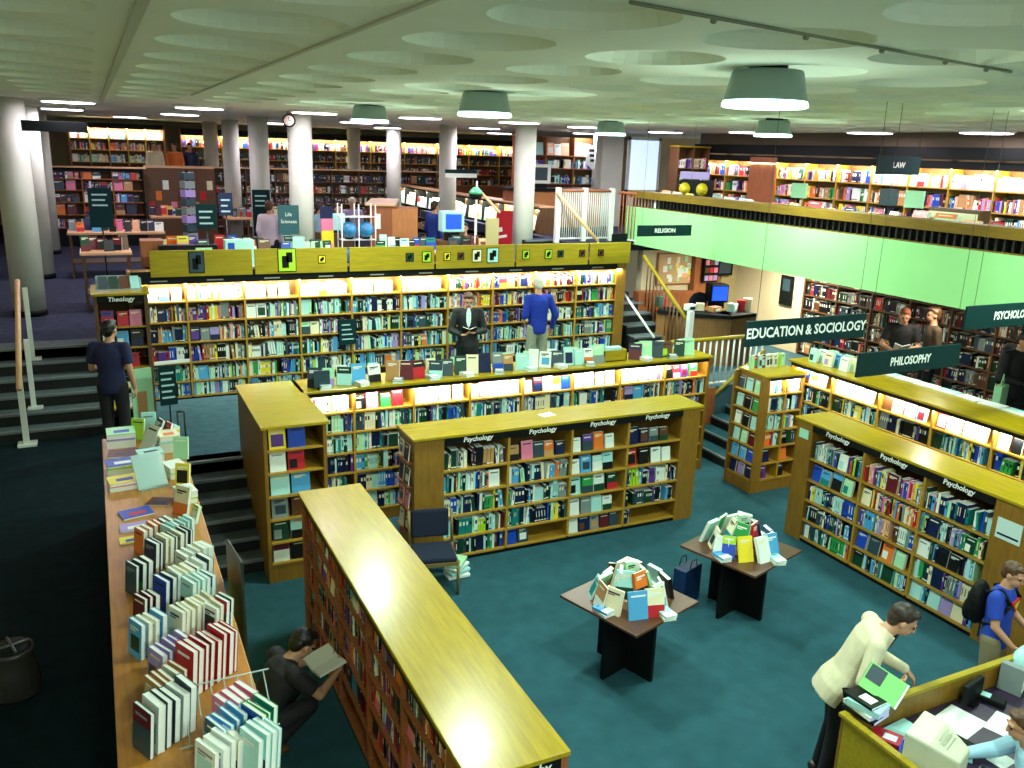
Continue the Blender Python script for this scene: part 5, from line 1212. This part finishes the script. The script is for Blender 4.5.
# 7 seated clerk
sj = dict(pelvis=(0,0,.60), chest=(0,.08,.92), neck=(0,.15,1.10), head=(0,.21,1.24), hup=(0,.25,1), hf=(0,1,-.5), shL=(-.18,.12,1.04), shR=(.18,.12,1.04), elL=(-.27,.25,.85), elR=(.25,.27,.86),
          wrL=(-.18,.48,.83), wrR=(.15,.48,.84), hpL=(-.09,0,.56), hpR=(.09,0,.56), knL=(-.12,.42,.55), knR=(.12,.42,.55), anL=(-.12,.42,.10), anR=(.12,.42,.10), hdL=(.2,1,-.1), hdR=(-.1,1,-.1), pnL=(0,0,-1), pnR=(0,0,-1), curl=.3)
person('person with brown hair and pale blue shirt seated at the till desk', (5.55, 2.80, 0), facing(-.72, .69), sj, mat('pale_blue_shirt', (.35,.6,.75), .8), BLKP, HBR, vox=.008)
r = thing('stool', 'dark stool under the seated clerk', 'stool', (5.55, 2.80, 0)); MB().lathe([(.19,.40),(.2,.43),(.19,.475)], 20).build('seat', BLACK, r); MB().rod((0,0,.02),(0,0,.4),.03,n=8).build('stem', BLACKM, r); MB().lathe([(.22,0),(.22,.02),(.04,.04)], 16).build('base', BLACKM, r)
# 8-10 customers under the balcony
person('person with reddish hair in dark clothes holding a pale paper under the balcony', (11.35, 9.25, Z1), facing(-.7, -.7), dict(j2, hf=(0,1,-.3)), BLKT, BLKP, mat('red_hair', (.25,.07,.03), .6), sleeve='short', vox=.014, hairlen=1)
openbook('pale sheet held by the red haired customer', (11.13, 9.03, Z1+1.12), facing(-.7, -.7), rad(35), .12, .2, PMATS[0])
person('person in a brown top standing behind the red haired customer', (11.75, 9.0, Z1), facing(-.8, .5), dict(), mat('olive_brown_top', (.07,.045,.025), .8), BLKP, HBR, vox=.016)
person('person in black browsing under the balcony at the picture edge', (11.1, 7.15, Z1), facing(-.2, -1), dict(j2), BLKT, BLKP, HBL, vox=.014, sc=1.04)
r = thing('carrier_bag', 'pale green carrier bag hanging beside the person in black', 'bag', (10.72, 7.05, Z1+.80), .3)
MB().box(-.14, -.05, 0, .14, .05, .3).build('bag_body', PAL['mint'], r, .01); MB().rod((-.06, 0, .3), (0, 0, .45), .006, n=6).rod((.06, 0, .3), (0, 0, .45), .006, n=6).build('handle', PAL['mint'], r); MB().box(-.015, -.04, -.79, .015, .04, 0).build('stand', BLACK, r)
person('person in black standing at the very picture edge under the balcony', (11.7, 7.5, Z1), facing(-1, -.3), dict(), BLKT, BLKP, HBL, vox=.016)
# 11 upper level customers
person('person in a white top with reddish hair beside the shiny column', (3.25, 18.3, Z2), facing(.5, .8), dict(), mat('pinkish_white_top', (.75,.65,.72), .8), BLKP, HBR, vox=.018)
person('person in pale clothes behind the thick column near the till', (4.25, 18.2, Z2), facing(1, 0), dict(), mat('pale_blue_shirt', (.35,.6,.75), .8), BLKP, HB, vox=.018)
person('person at the far till behind the pale monitor', (4.5, 17.6, Z2), facing(0, -1), dict(), BLKT, BLKP, HB, vox=.018)
person('person in a blue jacket before the side shelving of the upper level', (6.9, 18.4, Z2), facing(.9, .3), dict(), mat('blue_jacket', (.01,.04,.28), .8), BLKP, HB, vox=.018)
person('person with pale hair behind the service counter', (5.35, 19.6, Z2), facing(0, -1), dict(), mat('lilac_top', (.35,.3,.5), .8), BLKP, HG, vox=.018)
person('person in a dark jumper at the blue screened till', (6.55, 15.75, Z2), facing(-.5, -.9), dict(wrL=(-.12,.3,1.0), wrR=(.12,.3,1.0)), mat('olive_brown_top', (.07,.045,.025), .8), BLKP, HB, vox=.016, sc=.86)
for k, (u, v, c, z) in enumerate([(2.3, 28.0, 'orange', Z3), (1.75, 28.1, 'cream', Z3), (2.75, 28.3, 'navy', Z3)]):
    person('person in a%s %s top on the far gallery' % ('n' if c == 'orange' else '', c), (u, v, z), facing(.3*k-.5, -1), dict(), PAL[c], BLKP, [HB, HBR, HBL, HG][k], vox=.022, sc=.95)

r = thing('gallery_rail', 'brown panelled gallery rail in front of the people at the far end', 'railing', (1.35, 26.95, Z2), 0)
box('handrail', PALEWOOD, (0, -.05, 2.1, 1.9, .05, 2.17), r); box('rail_panel', WOODDK, (0, -.02, 0, 1.9, .02, 2.1), r)
for k in range(9): MB().box(.08+.2*k, -.03, .9+.3*(k % 3), .24+.2*k, -.021, 1.16+.3*(k % 3)).build('poster', PAL[['red','orange','white','pink','maroon','lilac','tan','red','cream'][k]], r)
emit_books()
bpy.context.view_layer.update()
dg = bpy.context.evaluated_depsgraph_get()
for o in [o for o in SC.objects if o.type == 'FONT']:
    me = bpy.data.meshes.new_from_object(o.evaluated_get(dg)); n_ = o.name
    q = bpy.data.objects.new('tmp', me); COL.objects.link(q); q.parent = o.parent; q.location = o.location; q.rotation_euler = o.rotation_euler; q.scale = o.scale
    bpy.data.objects.remove(o); q.name = n_
# ------------------------------------------------------------------ world and view
w = bpy.data.worlds.new('world'); SC.world = w; w.use_nodes = True
w.node_tree.nodes['Background'].inputs[0].default_value = (.78, .82, .76, 1)
w.node_tree.nodes['Background'].inputs[1].default_value = .55
SC.view_settings.view_transform = 'Standard'; SC.view_settings.look = 'None'
SC.view_settings.exposure = 0; SC.view_settings.gamma = 1; SC.view_settings.use_curve_mapping = False
